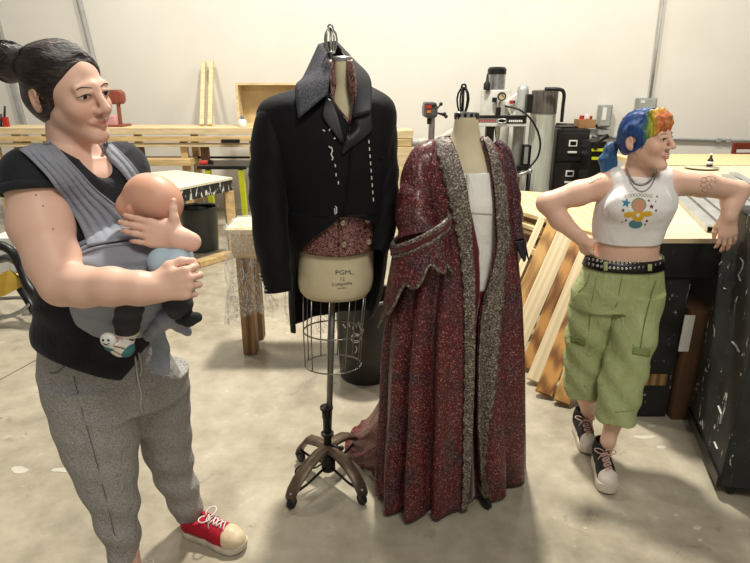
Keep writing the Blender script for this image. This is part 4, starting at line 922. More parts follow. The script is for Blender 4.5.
pk = MB(); pk.tube([hit(cbv, 380, 159, .002, 1.9), hit(cbv, 383, 157, .002, 1.9)], .003, 5); pk.build('pocket_welt', silk, t)

# ================================================================= second dress form with robe
YR = 1.97; rc = V((at(467, 150, YR).x, YR, 0))
t = thing('dress_form', rc, 'ivory dress form with a black wire finial under the sequinned burgundy robe', 'dress form')
fr = [(117, 455.5, 477.5, .043, YR), (126, 454, 478.5, .045, YR), (138, 451, 481, .05, YR), (147, 444, 487, .062, YR), (154, 432, 496, .075, YR), (170, 424, 503, .105, YR), (200, 424, 505, .125, YR), (235, 432, 500, .115, YR), (270, 430, 502, .12, YR), (320, 425, 505, .13, YR)]
m = MB(); m.rings(garment(fr, 48, full=True)); m.build('torso', canvas, t, True, angle=70)
c = at(466.5, 119.5, YR); m = MB(); m.lathe(c, [(.0395, 0), (.0395, .022), (.036, .026), (0, .026)], 32); m.build('neck_cap', steel, t, True, angle=40)
for k in range(12):
    an = 2*math.pi*k/12+.25; m = MB(); p = c+V((math.cos(an), math.sin(an), 0))*.0395+V((0, 0, .011)); m.box(p, (.004, .009, .02), Matrix.Rotation(an, 3, 'Z')); m.build('cap_slot', blackp, t)
finial(t, 462.5, 85.5, 113, YR, 6.2, blackp)
m = MB(); m.tube([(rc.x+.04, YR+.02, .1), (rc.x, YR, .95)], .0125, 12); m.build('pole', polem, t, True)
for a in (-1.0, .6, 2.2, 3.8):
    d = V((math.cos(a), math.sin(a), 0)); m = MB(); bs = V((rc.x+.04, YR+.02, .11)); m.tube([bs, bs+d*.12-V((0, 0, .02)), bs+d*.17-V((0, 0, .06))], .014, 8, flat=.6); lg = m.build('leg', oldbronze, t, True)
    m = MB(); q = bs+d*.17; m.lathe((q.x, q.y, .026), [(0, -.01), (.02, -.01), (.025, -.006), (.025, .006), (.02, .01), (0, .01)], 16, V((-d.y, d.x, 0))); m.build('caster', blackp, lg, True, angle=40)
# white bodice
ivory = NT('white_satin'); ivory.color((232, 230, 222)); ivory.set(roughness=.4, specular=.4); ivory.bump(ivory.noise(ivory.coord((1, 1, .4)), 18, 4, .6, 1), .5, .02)
t = thing('bodice', (rc.x, YR, .85), 'plain white bodice between the open fronts of the burgundy robe', 'bodice')
m = MB(); m.grid(garment([r+(466, 466.2) for r in [(168.5, 424, 503.5, .108, YR), (200, 423, 506, .13, YR), (235, 431, 501, .12, YR), (270, 428, 503, .127, YR), (297, 424, 506, .135, YR)]], 60, out=.004)); bod = m.build('panel', ivory.m, t, True, solid=.003)
bb = world_bvh(bod); m = MB(); m.tube([hit(bb, 468+k*3, 212.5+.2*k, .002, YR-.13) for k in range(10)], .0018, 5); m.build('seam', M('seam_shade', (196, 192, 182), .6), t)
# underskirt
SHEAR[0] = .36
satin = NT('burgundy_satin'); satin.color(satin.ramp(satin.noise(satin.coord((4, 4, .5)), 8, 3), [(.3, (60, 8, 14)), (.7, (98, 18, 26))])); satin.set(roughness=.4, specular=.4, sheen=.2); satin = satin.m
rf = lambda a, b, c_: (lambda p, t_: (a+b*t_)*math.sin(c_*p+1.3*math.sin(2*p)+.6*t_))
us = [(278, 424, 507, .146, YR, 467, 467.3), (340, 412, 510, .155, YR, 470, 470.3), (420, 402, 512, .15, YR+.01, 474, 474.3), (478, 396, 516, .155, YR+.04, 478, 478.3)]
t = thing('underskirt', (rc.x, YR, .02), 'plain burgundy satin underskirt seen in the front gap of the robe', 'skirt')
m = MB(); m.grid(garment(us, 80, fold=rf(.002, .012, 11))); m.build('skirt', satin, t, True, solid=.003)
# robe
def sequin(nm, lo=(42, 12, 15), mid=(106, 38, 40), hi=(190, 124, 116), patchy=.7):
    q = NT(nm); c = q.coord(); cell = q.voro(c, 300, 'F1', 'Color'); 
    sep = q.n.new('ShaderNodeSeparateColor'); q.link(cell, sep.inputs[0])
    colr = q.ramp(sep.outputs[0], [(0, lo), (.45, mid), (.74, (86, 28, 32)), (.86, (50, 44, 50)), (.94, (144, 108, 100)), (.975, hi)])
    big = q.noise(c, 6.5, 5, .6, 1.0); bl = q.ramp(big, [(.47, (0, 0, 0)), (.66, (255, 255, 255))])
    dk = q.ramp(sep.outputs[1], [(0, (18, 10, 14)), (.7, (46, 24, 30)), (.9, (104, 96, 104)), (1, (148, 140, 140))])
    q.color(q.mix(q.math('MULTIPLY', bl, patchy), colr, dk)); q.set(specular=.35)
    q.link(q.ramp(sep.outputs[2], [(.3, (190, 190, 190)), (.95, (120, 120, 120))]), q.b.inputs['Roughness']); q.link(q.ramp(sep.outputs[2], [(.9, (0, 0, 0)), (.96, (90, 90, 90))]), q.b.inputs['Metallic'])
    q.bump(sep.outputs[1], .5, .002); return q.m
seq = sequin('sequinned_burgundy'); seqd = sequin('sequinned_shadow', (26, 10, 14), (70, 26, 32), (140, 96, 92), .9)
lace = NT('metallic_lace'); lc = lace.voro(lace.coord(), 250, 'F1', 'Color'); l2 = lace.n.new('ShaderNodeSeparateColor'); lace.link(lc, l2.inputs[0])
lace.color(lace.ramp(l2.outputs[0], [(0, (46, 39, 36)), (.4, (86, 75, 67)), (.75, (122, 110, 98)), (.97, (172, 162, 148))])); lace.set(roughness=.55, metallic=.2); lace.bump(l2.outputs[1], .4, .002); lace = lace.m
rob = [(136.5, 444, 484, .055, YR, 451, 481), (142, 433, 493, .072, YR, 454, 484), (150, 422, 502, .09, YR, 458, 487), (162, 414, 507, .115, YR, 462, 490), (180, 412, 509, .138, YR, 467, 494), (205, 414, 511, .15, YR, 471, 496), (235, 411, 513, .152, YR, 473, 496.5), (270, 401, 515, .165, YR, 475, 488), (300, 394, 517, .18, YR, 475, 482), (340, 391, 518, .18, YR, 475, 479), (400, 388, 521, .19, YR+.01, 473.5, 479), (445, 384, 524, .195, YR+.02, 472, 483), (478, 383, 526, .195, YR+.04, 469, 490)]
t = thing('robe', (rc.x, YR, .01), 'long sequinned burgundy robe with grey lace fronts and ruffled sleeves on the second dress form', 'robe')
def fold_r(p, t_): return min(1, max(0, t_-.2)*2.2)*(.066*(abs(math.sin(7*p+.7*math.sin(2*p)+.5))**.7-.55)+.008*math.sin(19*p+2*t_))*min(1, max(0, abs(p)-.05)/.25)
G = garment(rob, 150, nrow=90, fold=fold_r); m = MB(); m.grid(G); m.build('body', seq, t, True, solid=.004, offset=-1)
# lining strip and lace bands along both fronts
R_ = levels(rob, 90)
wl = [(136, 12), (150, 19), (175, 20), (200, 18), (235, 13), (300, 10), (400, 9), (485, 6)]; wrr = [(136, 6), (150, 9), (175, 12), (200, 13), (235, 15), (302, 18), (348, 17), (393, 12), (450, 5), (485, 3)]
for sgn, tab, col_ in ((-1, wl, 5), (1, wrr, 6)):
    rows = []
    for i, r in enumerate(R_):
        t_ = i/89; wpx = lerp_tab(tab, r[0])[0]*(1+.09*math.sin(i*2.1)); u = r[col_]; row = []
        for j in range(7):
            p = phi_of(r, u+sgn*wpx*j/6); row.append(pt_on(r, p, 2.2, .010+fold_r(p, t_)))
        rows.append(row)
    m = MB(); m.grid(rows); m.build('lace_band', lace, t, True, solid=.004, offset=0)
rows = []
for i, r in enumerate(R_):
    if 190 < r[0] < 330:
        k_ = min(1, (r[0]-190)/50); row = []
        for j in range(5): p = phi_of(r, r[5]+j/4*9*k_*(1 if r[0] < 285 else max(.2, 1-(r[0]-285)/45))); row.append(pt_on(r, p, 2.2, -.004-.004*j))
        rows.append(row)
m = MB(); m.grid(rows); m.build('lining', satin, t, True, solid=.002)
# sleeves
SHEAR[0] = 0
sleeve('sleeve', [(437, 145, 1.97), (425, 155, 1.95), (417, 180, 1.92), (414, 210, 1.88), (418, 235, 1.85)], [8, 15, 18, 20, 23], seq, t, .85, 30, .004)
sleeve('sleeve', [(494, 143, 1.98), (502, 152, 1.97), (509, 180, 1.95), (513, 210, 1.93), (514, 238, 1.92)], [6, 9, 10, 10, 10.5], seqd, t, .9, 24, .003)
def ruffle(c0, a0, b0, c1, a1, b1, dn, nr, amp, name, mat, par, lift=0.0, lift0=0.0):
    """flared ring between two tilted ellipses given as centre, side axis, depth axis"""
    rows = []
    for i in range(dn+1):
        s_ = i/dn; row = []
        for k in range(120):
            q = 2*math.pi*k/120; w_ = math.sin(nr*q+.6*math.sin(2*q)); f = 1+amp*s_*w_
            c = c0+(c1-c0)*s_; a = a0+(a1-a0)*s_; b = b0+(b1-b0)*s_
            p = c+(a*math.cos(q)+b*math.sin(q))*f+V((0, 0, (lift*s_+lift0)*max(0, math.sin(q))))+V((0, 0, -.02*s_*w_))
            row.append(p)
        rows.append(row)
    m = MB(); m.rings(rows, True, False); o = m.build(name, mat, par, True, solid=.003, recalc=False); return rows
ca = at(420, 237, 1.84); aa = (at(447, 223, 1.81)-at(392, 251, 1.86))*.5
def cuffring(q, k):                              # k 0 at the braid, 1 at the ruffle hem; the near side is cut away upward
    c = ca+(at(414, 292, 1.84)-ca)*k; a = aa*(1-k)+((at(450, 270, 1.80)-at(382, 312, 1.86))*.5)*k; b = V((0, -.085-.03*k, 0))
    w_ = math.sin(9*q+.7*math.sin(2*q)); near = max(0, math.sin(q)); left = max(0, -math.cos(q))
    return c+(a*math.cos(q)+b*math.sin(q))*(1+.10*k*w_)+V((0, 0, .085*k*near-.035*k*left-.022*k*w_))
QS = [2*math.pi*i/160 for i in range(160)]
rows = [[cuffring(q, k/12) for q in QS] for k in range(13)]
m = MB(); m.rings(rows, True, False); m.build('cuff_ruffle', seq, t, True, solid=.003, recalc=False)
m = MB(); m.rings([[ca+(cuffring(q, k/6)-ca)*.965+V((0, 0, .004)) for q in QS] for k in range(7)], True, False); m.build('cuff_lining', satin, t, True, recalc=False)
m = MB(); m.tube(rows[-1][::2], .0055, 6, True); m.build('ruffle_edging', lace, t, True)
for s_, mt, r_ in ((.022, lace, .0085), (.006, satin, .010), (-.010, lace, .0075)):
    m = MB(); m.tube([ca+(p-ca)*1.03+V((0, 0, s_)) for p in rows[0][::3]], r_, 8, True); m.build('cuff_braid', mt, t, True)
ca = at(514, 238, 1.92); cb = at(517, 258, 1.92)
rows = ruffle(ca, V((.037, 0, 0)), V((0, -.04, 0)), cb, V((.034, 0, .01)), V((0, -.05, 0)), 8, 6, .16, 'cuff_ruffle', M('black_ruffle', (30, 20, 24), .6), t, .02)
# train spreading on the floor
A = cat([at(396, 350, 2.06), at(388, 380, 2.03), at(386, 405, 1.98), at(388, 430, 1.90), at(393, 450, 1.88), at(397, 468, 1.86)], 8)
O = cat([onz(384, 412), onz(362, 424), onz(346, 441), onz(349, 458), onz(366, 470), onz(384, 486)], 8)
rows = []
for i in range(len(A)):
    row = []
    for j in range(19):
        s_ = j/18; p = A[i]*(1-s_)+O[i]*s_; h = A[i].z*(1-s_)**1.35*(1-.2*s_)+.01
        rp = .03*math.sin(i*.75+s_*2.5)*s_*(1-s_)*3+.014*math.sin(i*1.7+1)*s_**.5
        row.append(V((p.x, p.y, max(.008, h+rp))))
    rows.append(row)
m = MB(); m.grid(rows); m.build('train', sequin('sequinned_train', (48, 15, 16), (116, 42, 42), (180, 104, 96), .4), t, True, solid=.004)
c = onz(425, 511); m = MB(); m.rings([[V((c.x+rx*math.cos(a)*(1+.15*math.sin(5*a)), c.y+.02*math.sin(a), z_+.004*math.sin(3*a)+.004)) for a in [k*math.pi/12 for k in range(24)]] for rx, z_ in ((.05, 0), (.052, .008), (.03, .015))])
o = m.build('tissue_scrap', white, smooth=True); tag(o, 'white scrap of tissue lying under the front hem of the burgundy robe', 'tissue')
# ================================================================= people: shared builders
def skin_mat(nm, var=.06):
    t = NT(nm); a = t.n.new('ShaderNodeAttribute'); a.attribute_name = 'tint'
    n = t.noise(t.coord(), 26, 5, .6); t.color(t.mix(t.math('MULTIPLY', n, var*1.6), a.outputs['Color'], (206, 150, 130), 'MIX'))
    t.set(roughness=.48, specular=.35, subsurface=0); t.b.inputs['Subsurface Radius'].default_value = (.012, .005, .003); t.b.inputs['Subsurface Scale'].default_value = 1
    t.bump(t.noise(t.coord(), 420, 2), .05, .001); return t.m
SKIN = skin_mat('skin')
def axes(f, roll=0.0, pitch=0.0):
    """columns right, forward, up for a head looking along f"""
    f = V(f).normalized(); r = f.cross(V((0, 0, 1))).normalized(); u = r.cross(f)
    if pitch: f, u = f*math.cos(pitch)+u*math.sin(pitch), u*math.cos(pitch)-f*math.sin(pitch)
    if roll: r, u = r*math.cos(roll)-u*math.sin(roll), u*math.cos(roll)+r*math.sin(roll)
    return np.array([[r.x, f.x, u.x], [r.y, f.y, u.y], [r.z, f.z, u.z]])
def add_head(s, R, o, sc=1.0, nose=1.0, smile=0.0, fat=1.0, skullx=1.0, ear=-.012, ch=0.0):
    s.frame(R, o, sc)
    s.ell((0, -.018, .030), (.073*skullx, .092, .079), .02); s.ell((0, .03, -.02), (.06*fat, .058, .085), .03)
    s.cone((0, .03, -.05), (0, .066, -.106+ch), .042*fat, .019, .03)
    for x in (-1, 1):
        s.cone((x*.043*fat, .002, -.054), (x*.011, .064, -.106+ch), .017, .014, .025)
        s.ell((x*.036*fat, .062, -.032), (.024, .022, .024), .025)
        s.ell((x*.031, .0915, .002), (.017, .012, .012), .016, op='sub')
        s.ell((x*.0305, .0765, -.001), (.0145, .0115, .0095), .008)
        s.cone((x*.010, .0835, .019), (x*.042, .076, .020), .0075, .006, .02)
        s.cone((x*.018, .0935, .0095), (x*.043, .08, .005), .0035, .003, .007)
    s.cone((0, .084, .018), (0, .111*nose, -.028), .0085, .0105, .012)
    s.ell((0, .109*nose, -.031), (.0115, .0105, .0095), .008)
    for x in (-1, 1): s.ell((x*.0125, .098, -.035), (.0085, .012, .0075), .007); s.ell((x*.0075, .106, -.043), (.004, .006, .003), .003, op='sub')
    z0 = -.064+ch*.35; lift = .006*smile
    for a, b in (((-.025, .081, z0+lift), (0, .0945, z0+.003)), ((.025, .081, z0+lift), (0, .0945, z0+.003))): s.cone(a, b, .004, .0062, .006)
    for a, b in (((-.022, .081, z0-.004+lift), (0, .0925, z0-.0105)), ((.022, .081, z0-.004+lift), (0, .0925, z0-.0105))): s.cone(a, b, .004, .0068, .006)
    for a, b in (((-.026, .0855, z0-.0025+lift), (0, .1015, z0-.003)), ((.026, .0855, z0-.0025+lift), (0, .1015, z0-.003))): s.cone(a, b, .0012, .0022, .002, op='sub')
    s.ell((0, .078, -.108+ch), (.018, .014, .014), .014)
    for x in (-1, 1):
        er = np.array([[.94, x*.3, 0], [-x*.3, .94, -.17], [0, .17, .98]])
        s.ell((x*.077*skullx, ear, -.008), (.008, .021, .032), .006, er)
        s.ell((x*.086*skullx, ear+.006, -.004), (.006, .011, .019), .004, er, op='sub')
        s.ell((x*.078*skullx, ear+.01, -.03), (.006, .009, .011), .005)
    return s.frame()
def add_hand(s, w, d, n, left, curls, sc=1.0, splay=(6, 2, -2, -7), thumb=None, k=.0035):
    d = V(d).normalized(); n = V(n); n = (n-d*n.dot(d)).normalized(); a = d.cross(n)*(1 if left else -1)
    R = np.array([[a.x, d.x, n.x], [a.y, d.y, n.y], [a.z, d.z, n.z]]); s.frame(R, w, sc)
    s.cone((0, -.03, 0), (0, .012, 0), .026, .027, .02, ((0, 0, 1), .72))
    s.cone((.006, .015, 0), (.012, .07, 0), .024, .024, .014, ((0, 0, 1), .52)); s.cone((-.008, .015, 0), (-.016, .064, 0), .022, .022, .014, ((0, 0, 1), .52))
    s.cone((.016, .02, -.006), (.034, .045, -.01), .017, .014, .012)
    tips = []
    for i, (x, y, L, r) in enumerate(((.029, .082, .071, .0089), (.0098, .087, .079, .0092), (-.0096, .084, .073, .0087), (-.028, .075, .058, .0077))):
        p = np.array((x, y, .001)); ang = 0; pr = np.array((x*.8, y-.03, .0)); s.cone(pr, p, r*1.05, r*1.12, .008)
        sp = math.radians(splay[i])
        for j, fr in enumerate((.46, .30, .24)):
            ang += math.radians(curls[i][j]); dr = np.array((math.sin(sp), math.cos(sp)*math.cos(ang), -math.sin(ang))); q = p+dr*L*fr
            s.cone(p, q, r*(1-.09*j), r*(.96-.1*j), k); p = q
        tips.append(s.w(p))
    th = thumb or ((.024, .012, -.008), (.047, .040, -.012), (.056, .07, -.014), (.058, .098, -.014))
    s.chain(th, (.0135, .0125, .0105, .0085), .006); tips.append(s.w(th[-1]))
    s.frame(); return tips, R
def face_parts(par, bv, R, o, sc, iris, brow, lashes=True, gaze=(.2, 0), browz=.0235, lips=None):
    R = Matrix([list(r) for r in R]); o = V(o)
    def pr(x, z, off=0.0):
        a = o+R@V((x*sc, .2*sc, z*sc)); loc, n, i, d = bv.ray_cast(a, -(R@V((0, 1, 0))))
        return (loc if loc else o+R@V((x, .085, z))*sc)+R@V((0, off*sc, 0))
    for s_ in (-1, 1):
        cx = s_*.0305; W = .0155
        up = lambda x: .0066*(1-(x/W)**2)**.8 if abs(x) < W else 0; dn = lambda x: -.0042*(1-(x/W)**2)**.8 if abs(x) < W else 0
        xs = [W*(-1+2*i/10) for i in range(11)]
        m = MB(); m.grid([[pr(cx+x, dn(x)+(up(x)-dn(x))*j/4-.001, .0006) for j in range(5)] for x in xs]); e = m.build('eye', EYEW, par, True)
        gx, gz = gaze; ix, iz = cx+gx*.006, gz*.003
        def disc(r, off, nm, mt):
            m = MB(); c = [pr(ix+r*math.cos(a), max(-.0048, min(.0046, iz+r*math.sin(a))), off) for a in [k*math.pi/8 for k in range(16)]]; m.v += [pr(ix, iz, off)]+c; m.f += [(0, 1+k, 1+(k+1) % 16) for k in range(16)]; m.build(nm, mt, e, True)
        disc(.0052, .0009, 'iris', iris); disc(.0024, .0012, 'pupil', BLK)
        m = MB(); m.tube([pr(cx+x, up(x)-.0006, .0014) for x in xs], [.0007+.0007*math.sin(math.pi*i/10) for i in range(11)], 5); m.build('eyelashes', BLK, par, True)
        m = MB(); bp = [(.012, browz-.0045), (.02, browz-.003), (.031, browz-.001), (.041, browz-.0025), (.046, browz-.0055)]; m.tube(cat([pr(s_*x, z, .0001) for x, z in bp], 4), [.0010+.0011*math.sin(math.pi*(i+1)/19) for i in range(17)], 6, flat=.6); m.build('eyebrow', brow, par, True)
EYEW = M('eye_white', (226, 220, 212), .25, var=.03); BLK = M('lash_black', (22, 17, 15), .5)
def hair_mat(nm, cols, st=(1, 1, 1), rot=(0, 0, 0)):
    t = NT(nm); c = t.coord(st, rot); n = t.noise(c, 38, 6, .62, .4); t.color(t.ramp(n, cols)); t.set(roughness=.42, specular=.45); t.bump(n, .6, .006); return t.m
def shoe(par, name, R, o, sc, upper, sole, cap, lace, high=False, plat=.028, toe_up=0.0, lining=None, h=.0026, capy=.197):
    """a canvas shoe: local y runs heel to toe, z up from the ground"""
    R_ = np.array(R); L = .255
    def Lw(p): return V(R_ @ (np.array(p, float)*sc)+np.array(o))
    yy = [0, .006, .02, .05, .09, .13, .17, .2, .225, .242, .252, .255]; ww = [.006, .02, .029, .034, .033, .035, .042, .0445, .041, .031, .016, .004]
    out = [(w_*1.0+.001*(y > .1), y) for y, w_ in zip(yy, ww)]; ring = [(x, y) for x, y in out]+[(-x, y) for x, y in reversed(out)]
    m = MB()
    def rk(y): return .012*max(0, (y-.19)/.065)**2+toe_up*0
    m.rings([[Lw((x*.95, y*.99+.001, z0+rk(y))) for x, y in ring] if z0 == 0 else [Lw((x*g, y*(1+(g-1)*.3), z0+rk(y)*(1 if z0 < plat else .6))) for x, y in ring] for z0, g in ((0, .95), (.003, 1), (plat*.5, 1.01), (plat-.003, 1.02), (plat, .98))])
    root = m.build('sole', sole, par, True, angle=50)
    lo = np.min([Lw((sx*.07, y, z)) for sx in (-1, 1) for y in (-.03, .29) for z in (-.02, .2)], 0); hi = np.max([Lw((sx*.07, y, z)) for sx in (-1, 1) for y in (-.03, .29) for z in (-.02, .2)], 0)
    s = SDF(lo, hi, h); s.frame(R_, o, sc); f = ((0, 0, 1), .8); b = plat-.004
    s.chain([(0, .036, b+.026), (0, .09, b+.03), (0, .15, b+.022), (0, .2, b+.012), (0, .222, b+.01)], [.031, .034, .036, .038, .03], .02)
    top = b+(.105 if high else .052)
    s.chain([(0, .04, b+.03), (0, .045, b+.06), (0, .05, b+(.12 if high else .07))], [.033, .035, .034 if high else .037], .02); s.cone((0, .075, b+.055), (0, .16, b+.03), .026, .022, .02)
    s.cut((0, .05, top), (0, -.25 if not high else .12, 1)); s.cut((0, 0, plat-.006), (0, 0, -1))
    s.cone((0, .05, top-.03), (0, .05, top+.05), .0285, .031, 0, op='sub')
    up = s.build('upper', upper, par); bv = world_bvh(up); s.frame()
    s2 = SDF(lo, hi, h); s2.frame(R_, o, sc); s2.chain([(0, .15, b+.022), (0, .2, b+.012), (0, .222, b+.01)], [.0375, .0395, .0325], .02); s2.cut((0, capy, 0), (0, -1, -.25)); s2.cut((0, 0, plat-.005), (0, 0, -1)); s2.build('toe_cap', cap, par)
    def dn(x, y, off=.0025):
        a = Lw((x, y, .25)); dd = -(Lw((0, 0, 1))-Lw((0, 0, 0))).normalized()
        if high: a = Lw((x, y+.10, .2)); dd = (Lw((0, -.55, -.8))-Lw((0, 0, 0))).normalized()
        loc, n, i, d = bv.ray_cast(a, dd)
        return loc-dd*off if loc else None
    m = MB(); ys = [.172, .158, .144, .13, .116] if not high else [.168, .152, .136, .12, .104, .088, .072]
    for k, y in enumerate(ys):
        for sg in (-1, 1):
            pts = [dn(sg*.017*q, y+.012*(1-q)*.5*sg*(1 if k % 2 else -1), .0035) for q in (-1, -.5, 0, .5, 1)]; pts = [p for p in pts if p]
            if len(pts) > 2: m.tube(pts, .0026*sc, 6, flat=.6)
    y = ys[-1]
    for sg in (-1, 1):
        c0 = dn(0, y, .006)
        if c0 is None: continue
        loop = [c0+V(R_ @ np.array((sg*.022*(1-math.cos(a)), .012*math.sin(a)*1.5-.004, .012*math.sin(a/2)))) for a in [k*math.pi/6 for k in range(12)]]; m.tube(loop, .0024*sc, 6)
        tail = [c0, c0+V(R_ @ np.array((sg*.02, .012, -.002))), c0+V(R_ @ np.array((sg*.032, .02, -.018)))]; m.tube(tail, .0022*sc, 6)
    m.build('laces', lace, par, True)
    return up, bv, Lw
def S(v, uL, uR, Y, ry): L, R = at(uL, v, Y), at(uR, v, Y); return (L.z, (L.x+R.x)/2, Y, (R.x-L.x)/2, ry)
def plane3(s, a, b, c, toward):
    a, b, c = V(a), V(b), V(c); n = (b-a).cross(c-a).normalized()
    if n.dot(V(toward)-a) < 0: n = -n
    return s.cut(a, n)
def line_on(name, mat, par, bv, pts, r, off=.001, fall=None, n=5, flat=.5):
    P = [hit(bv, u, v, off, fall) for u, v in pts]; P = [p for p in P if p is not None]
    if len(P) > 1: m = MB(); m.tube(cat(P, 3) if len(P) > 2 else P, r, n, flat=flat); return m.build(name, mat, par, True)
# ================================================================= the dark-haired person with the baby
person = thing('person', (-.76, 1.55, 0), 'person with a dark bun and grey trousers carrying a baby in a grey wrap', 'person')
FH = V((.91, -.41, 0)); RH = axes(FH, math.radians(8), math.radians(-6)); OH = np.array(at(70, 91, 1.42)); SH = .97
FB = V((.9, -.43, 0)); YAW = math.atan2(.9, .43)
fv = np.array(FB); 
s = SDF((-1.02, .98, -.02), (-.33, 1.9, 1.76), .0032)
tor = [(1.43, -.745, 1.455, .085, .06), (1.40, -.742, 1.45, .135, .08), (1.33, -.748, 1.45, .15, .098), (1.25, -.752, 1.45, .15, .118), (1.15, -.775, 1.47, .137, .105), (1.05, -.797, 1.5, .136, .112), (.95, -.795, 1.515, .152, .126), (.85, -.79, 1.53, .15, .125), (.78, -.79, 1.535, .11, .08)]
torB = [r if r[0] > 1.0 else (r[0], r[1], r[2], r[3]-.028, r[4]-.035) for r in tor]; s.stack(torB, .03, YAW)
nb = at(75, 163, 1.45); nt = V(s.frame(RH, OH, SH).w((0, -.03, -.05))); s.frame()
s.chain([nt, (nt+nb)/2, nb], [.048, .046, .060], .03)
SR, SL = at(33, 178, 1.30), at(122, 168, 1.56)
for q in (SR, SL): s.cone(nb-V((0, 0, .03)), q, .06, .055, .04)
AR = [SR, at(41, 225, 1.27), at(54, 262, 1.23), at(63, 284, 1.20)]
s.chain(AR, [.058, .063, .054, .046], .03)
ER = AR[-1]; WR = at(153, 288.5, 1.165)
s.chain([ER, at(84, 287, 1.18), at(112, 286.5, 1.165), at(140, 288, 1.16), WR], [.045, .042, .039, .033, .026], .025)
EL = at(146, 260, 1.50); WL = at(180, 239.5, 1.25)
s.chain([SL, EL], [.055, .045], .03); s.chain([EL, at(166, 248, 1.36), WL], [.04, .03, .024], .01)
tipsR, _ = add_hand(s, WR, (.95, .02, .16), (-.1, -1, .2), False, [(58, 68, 40), (64, 72, 45), (68, 74, 45), (70, 74, 45)], .95, thumb=((.024, .012, -.008), (.044, .042, -.014), (.05, .07, -.022), (.046, .095, -.03)))
tipsL, _ = add_hand(s, WL, (-.96, -.05, .24), (.10, -1, .22), True, [(2, 12, 10), (3, 14, 12), (5, 16, 12), (10, 18, 14)], .86, splay=(1, 0, -1, -5), thumb=((.024, .012, -.004), (.052, .026, -.002), (.074, .034, -.004), (.096, .037, -.008)))
add_head(s, RH, OH, SH, 1.03, .3, .88, 1, -.03, .010)
# legs and ankles
AKR = at(128, 552, 1.465); AKL = at(192, 517, 1.742)
FRo = V((-.845, 1.50, 0)); 
s.chain([(-.79, 1.5, .80), (AKR.x, AKR.y, .22), (AKR.x, AKR.y, .06)], [.06, .034, .034], .02)
s.chain([(-.75, 1.6, .80), (AKL.x-.02, AKL.y-.01, .24), AKL, (AKL.x, AKL.y, .05)], [.06, .034, .034, .034], .02)
s.cone((AKL.x, AKL.y, .045), (AKL.x+.1, AKL.y-.055, .035), .03, .025, .02); s.cone((AKR.x, AKR.y, .045), (AKR.x+.1, AKR.y-.055, .035), .03, .025, .02)
def tintW(P):
    c = np.tile(np.array(lin((222, 182, 160))[:3]), (len(P), 1)); q = (P-OH) @ RH/SH
    def blob(center, rad, col, a):
        d = np.sqrt((((q-np.array(center))/np.array(rad))**2).sum(1)); w_ = np.clip(1.25-d, 0, 1)*a; w_ = np.minimum(w_, a); return c*(1-w_[:, None])+np.array(lin(col)[:3])*w_[:, None]
    for x in (-1, 1): c = blob((x*.04, .07, -.035), (.022, .03, .022), (214, 142, 122), .35)
    c = blob((0, .11, -.03), (.014, .02, .012), (214, 146, 126), .4)
    for x in (-1, 1): c = blob((x*.082, -.028, -.008), (.012, .022, .03), (214, 142, 124), .4)
    c = blob((0, .094, -.0645), (.025, .02, .0105), (178, 92, 88), .9)
    for tp in tipsR+tipsL:
        d = np.linalg.norm(P-tp, axis=1); w_ = np.clip(1.2-d/.016, 0, 1)*.35; c = c*(1-w_[:, None])+np.array(lin((216, 140, 124))[:3])*w_[:, None]
    return c
bodyW = s.build('body', SKIN, person, color=tintW)
bvW = world_bvh(bodyW)
face_parts(person, bvW, RH, OH, SH, M('iris_brown', (70, 44, 28), .3), M('brow_brown', (62, 44, 34), .7), gaze=(.35, 0))
molem = M('mole_brown', (136, 90, 70))
for (u, v) in ((36, 195), (43, 206), (53, 229)):
    p = hit(bvW, u, v, 0); m = MB(); m.sphere(p, (.0019, .0016, .0019), 8); m.build('mole', molem, person, True)
# hair with bun
hairm = hair_mat('dark_brown_hair', [(.3, (16, 11, 9)), (.5, (38, 28, 23)), (.74, (76, 58, 48))], (1, 1, 5), (0, .5, .55))
hs = SDF(OH-.22, OH+.2, .003); hs.frame(RH, OH, SH)
hs.ell((0, -.024, .028), (.084, .102, .089), .02); hs.ell((0, -.055, -.015), (.072, .07, .08), .03)
hs.cut((0, .066, .075), (0, .87, -.48), .006)
for x in (-1, 1): hs.ell((x*.086, -.022, -.024), (.026, .027, .036), .008, op='sub'); hs.ell((x*.08, .036, -.058), (.04, .045, .036), .01, op='sub')
hs.cut((0, -.03, -.075), (0, .35, -1), .01)
bun = np.array(RH.T @ (np.array(at(9, 62, 1.455))-OH))/SH
hs.ell(bun, (.04, .048, .047), .012); hs.cone((0, -.085, .05), bun, .038, .03, .03)
hs.frame()
def hdisp(X, Y, Z):
    return .0022*np.sin(95*(.55*X+.5*Y+.9*Z)+4*snoise(X, Y, Z, 22, 3))*np.sin(40*(X-Y))+.0022*snoise(X, Y, Z, 60, 5)
hs.disp(hdisp)
hairW = hs.build('hair', hairm, person)
m = MB(); bw_ = V(hs.frame(RH, OH, SH).w(bun)); rr_ = random.Random(3)
for k in range(60):
    a = V([rr_.gauss(0, 1) for _ in range(3)]).normalized(); b = V([rr_.gauss(0, 1) for _ in range(3)]); b = (b-a*a.dot(b)).normalized(); R0 = .044+.006*rr_.random()
    m.tube([bw_+(a*math.cos(q)+b*math.sin(q))*R0 for q in [i*.25 for i in range(10)]], .0013, 4)
for k in range(9):
    p = V(hs.w((.077, .012-.01*k*.4, .015-.01*(k % 3)))); m.tube(cat([p, p+V((.006, -.012, -.012)), p+V((.012+.002*k, -.012, -.026)), p+V((.004, -.01, -.034-.002*k))], 4), .0007, 3)
tag(m.build('loose_strands', hairm, person), kind='stuff'); hs.frame()
m = MB(); bh = world_bvh([hairW, bodyW]); cc = V(hs.frame(RH, OH, SH).w((0, -.02, .02))); ed = (bw_-cc).normalized(); rr_ = random.Random(8)
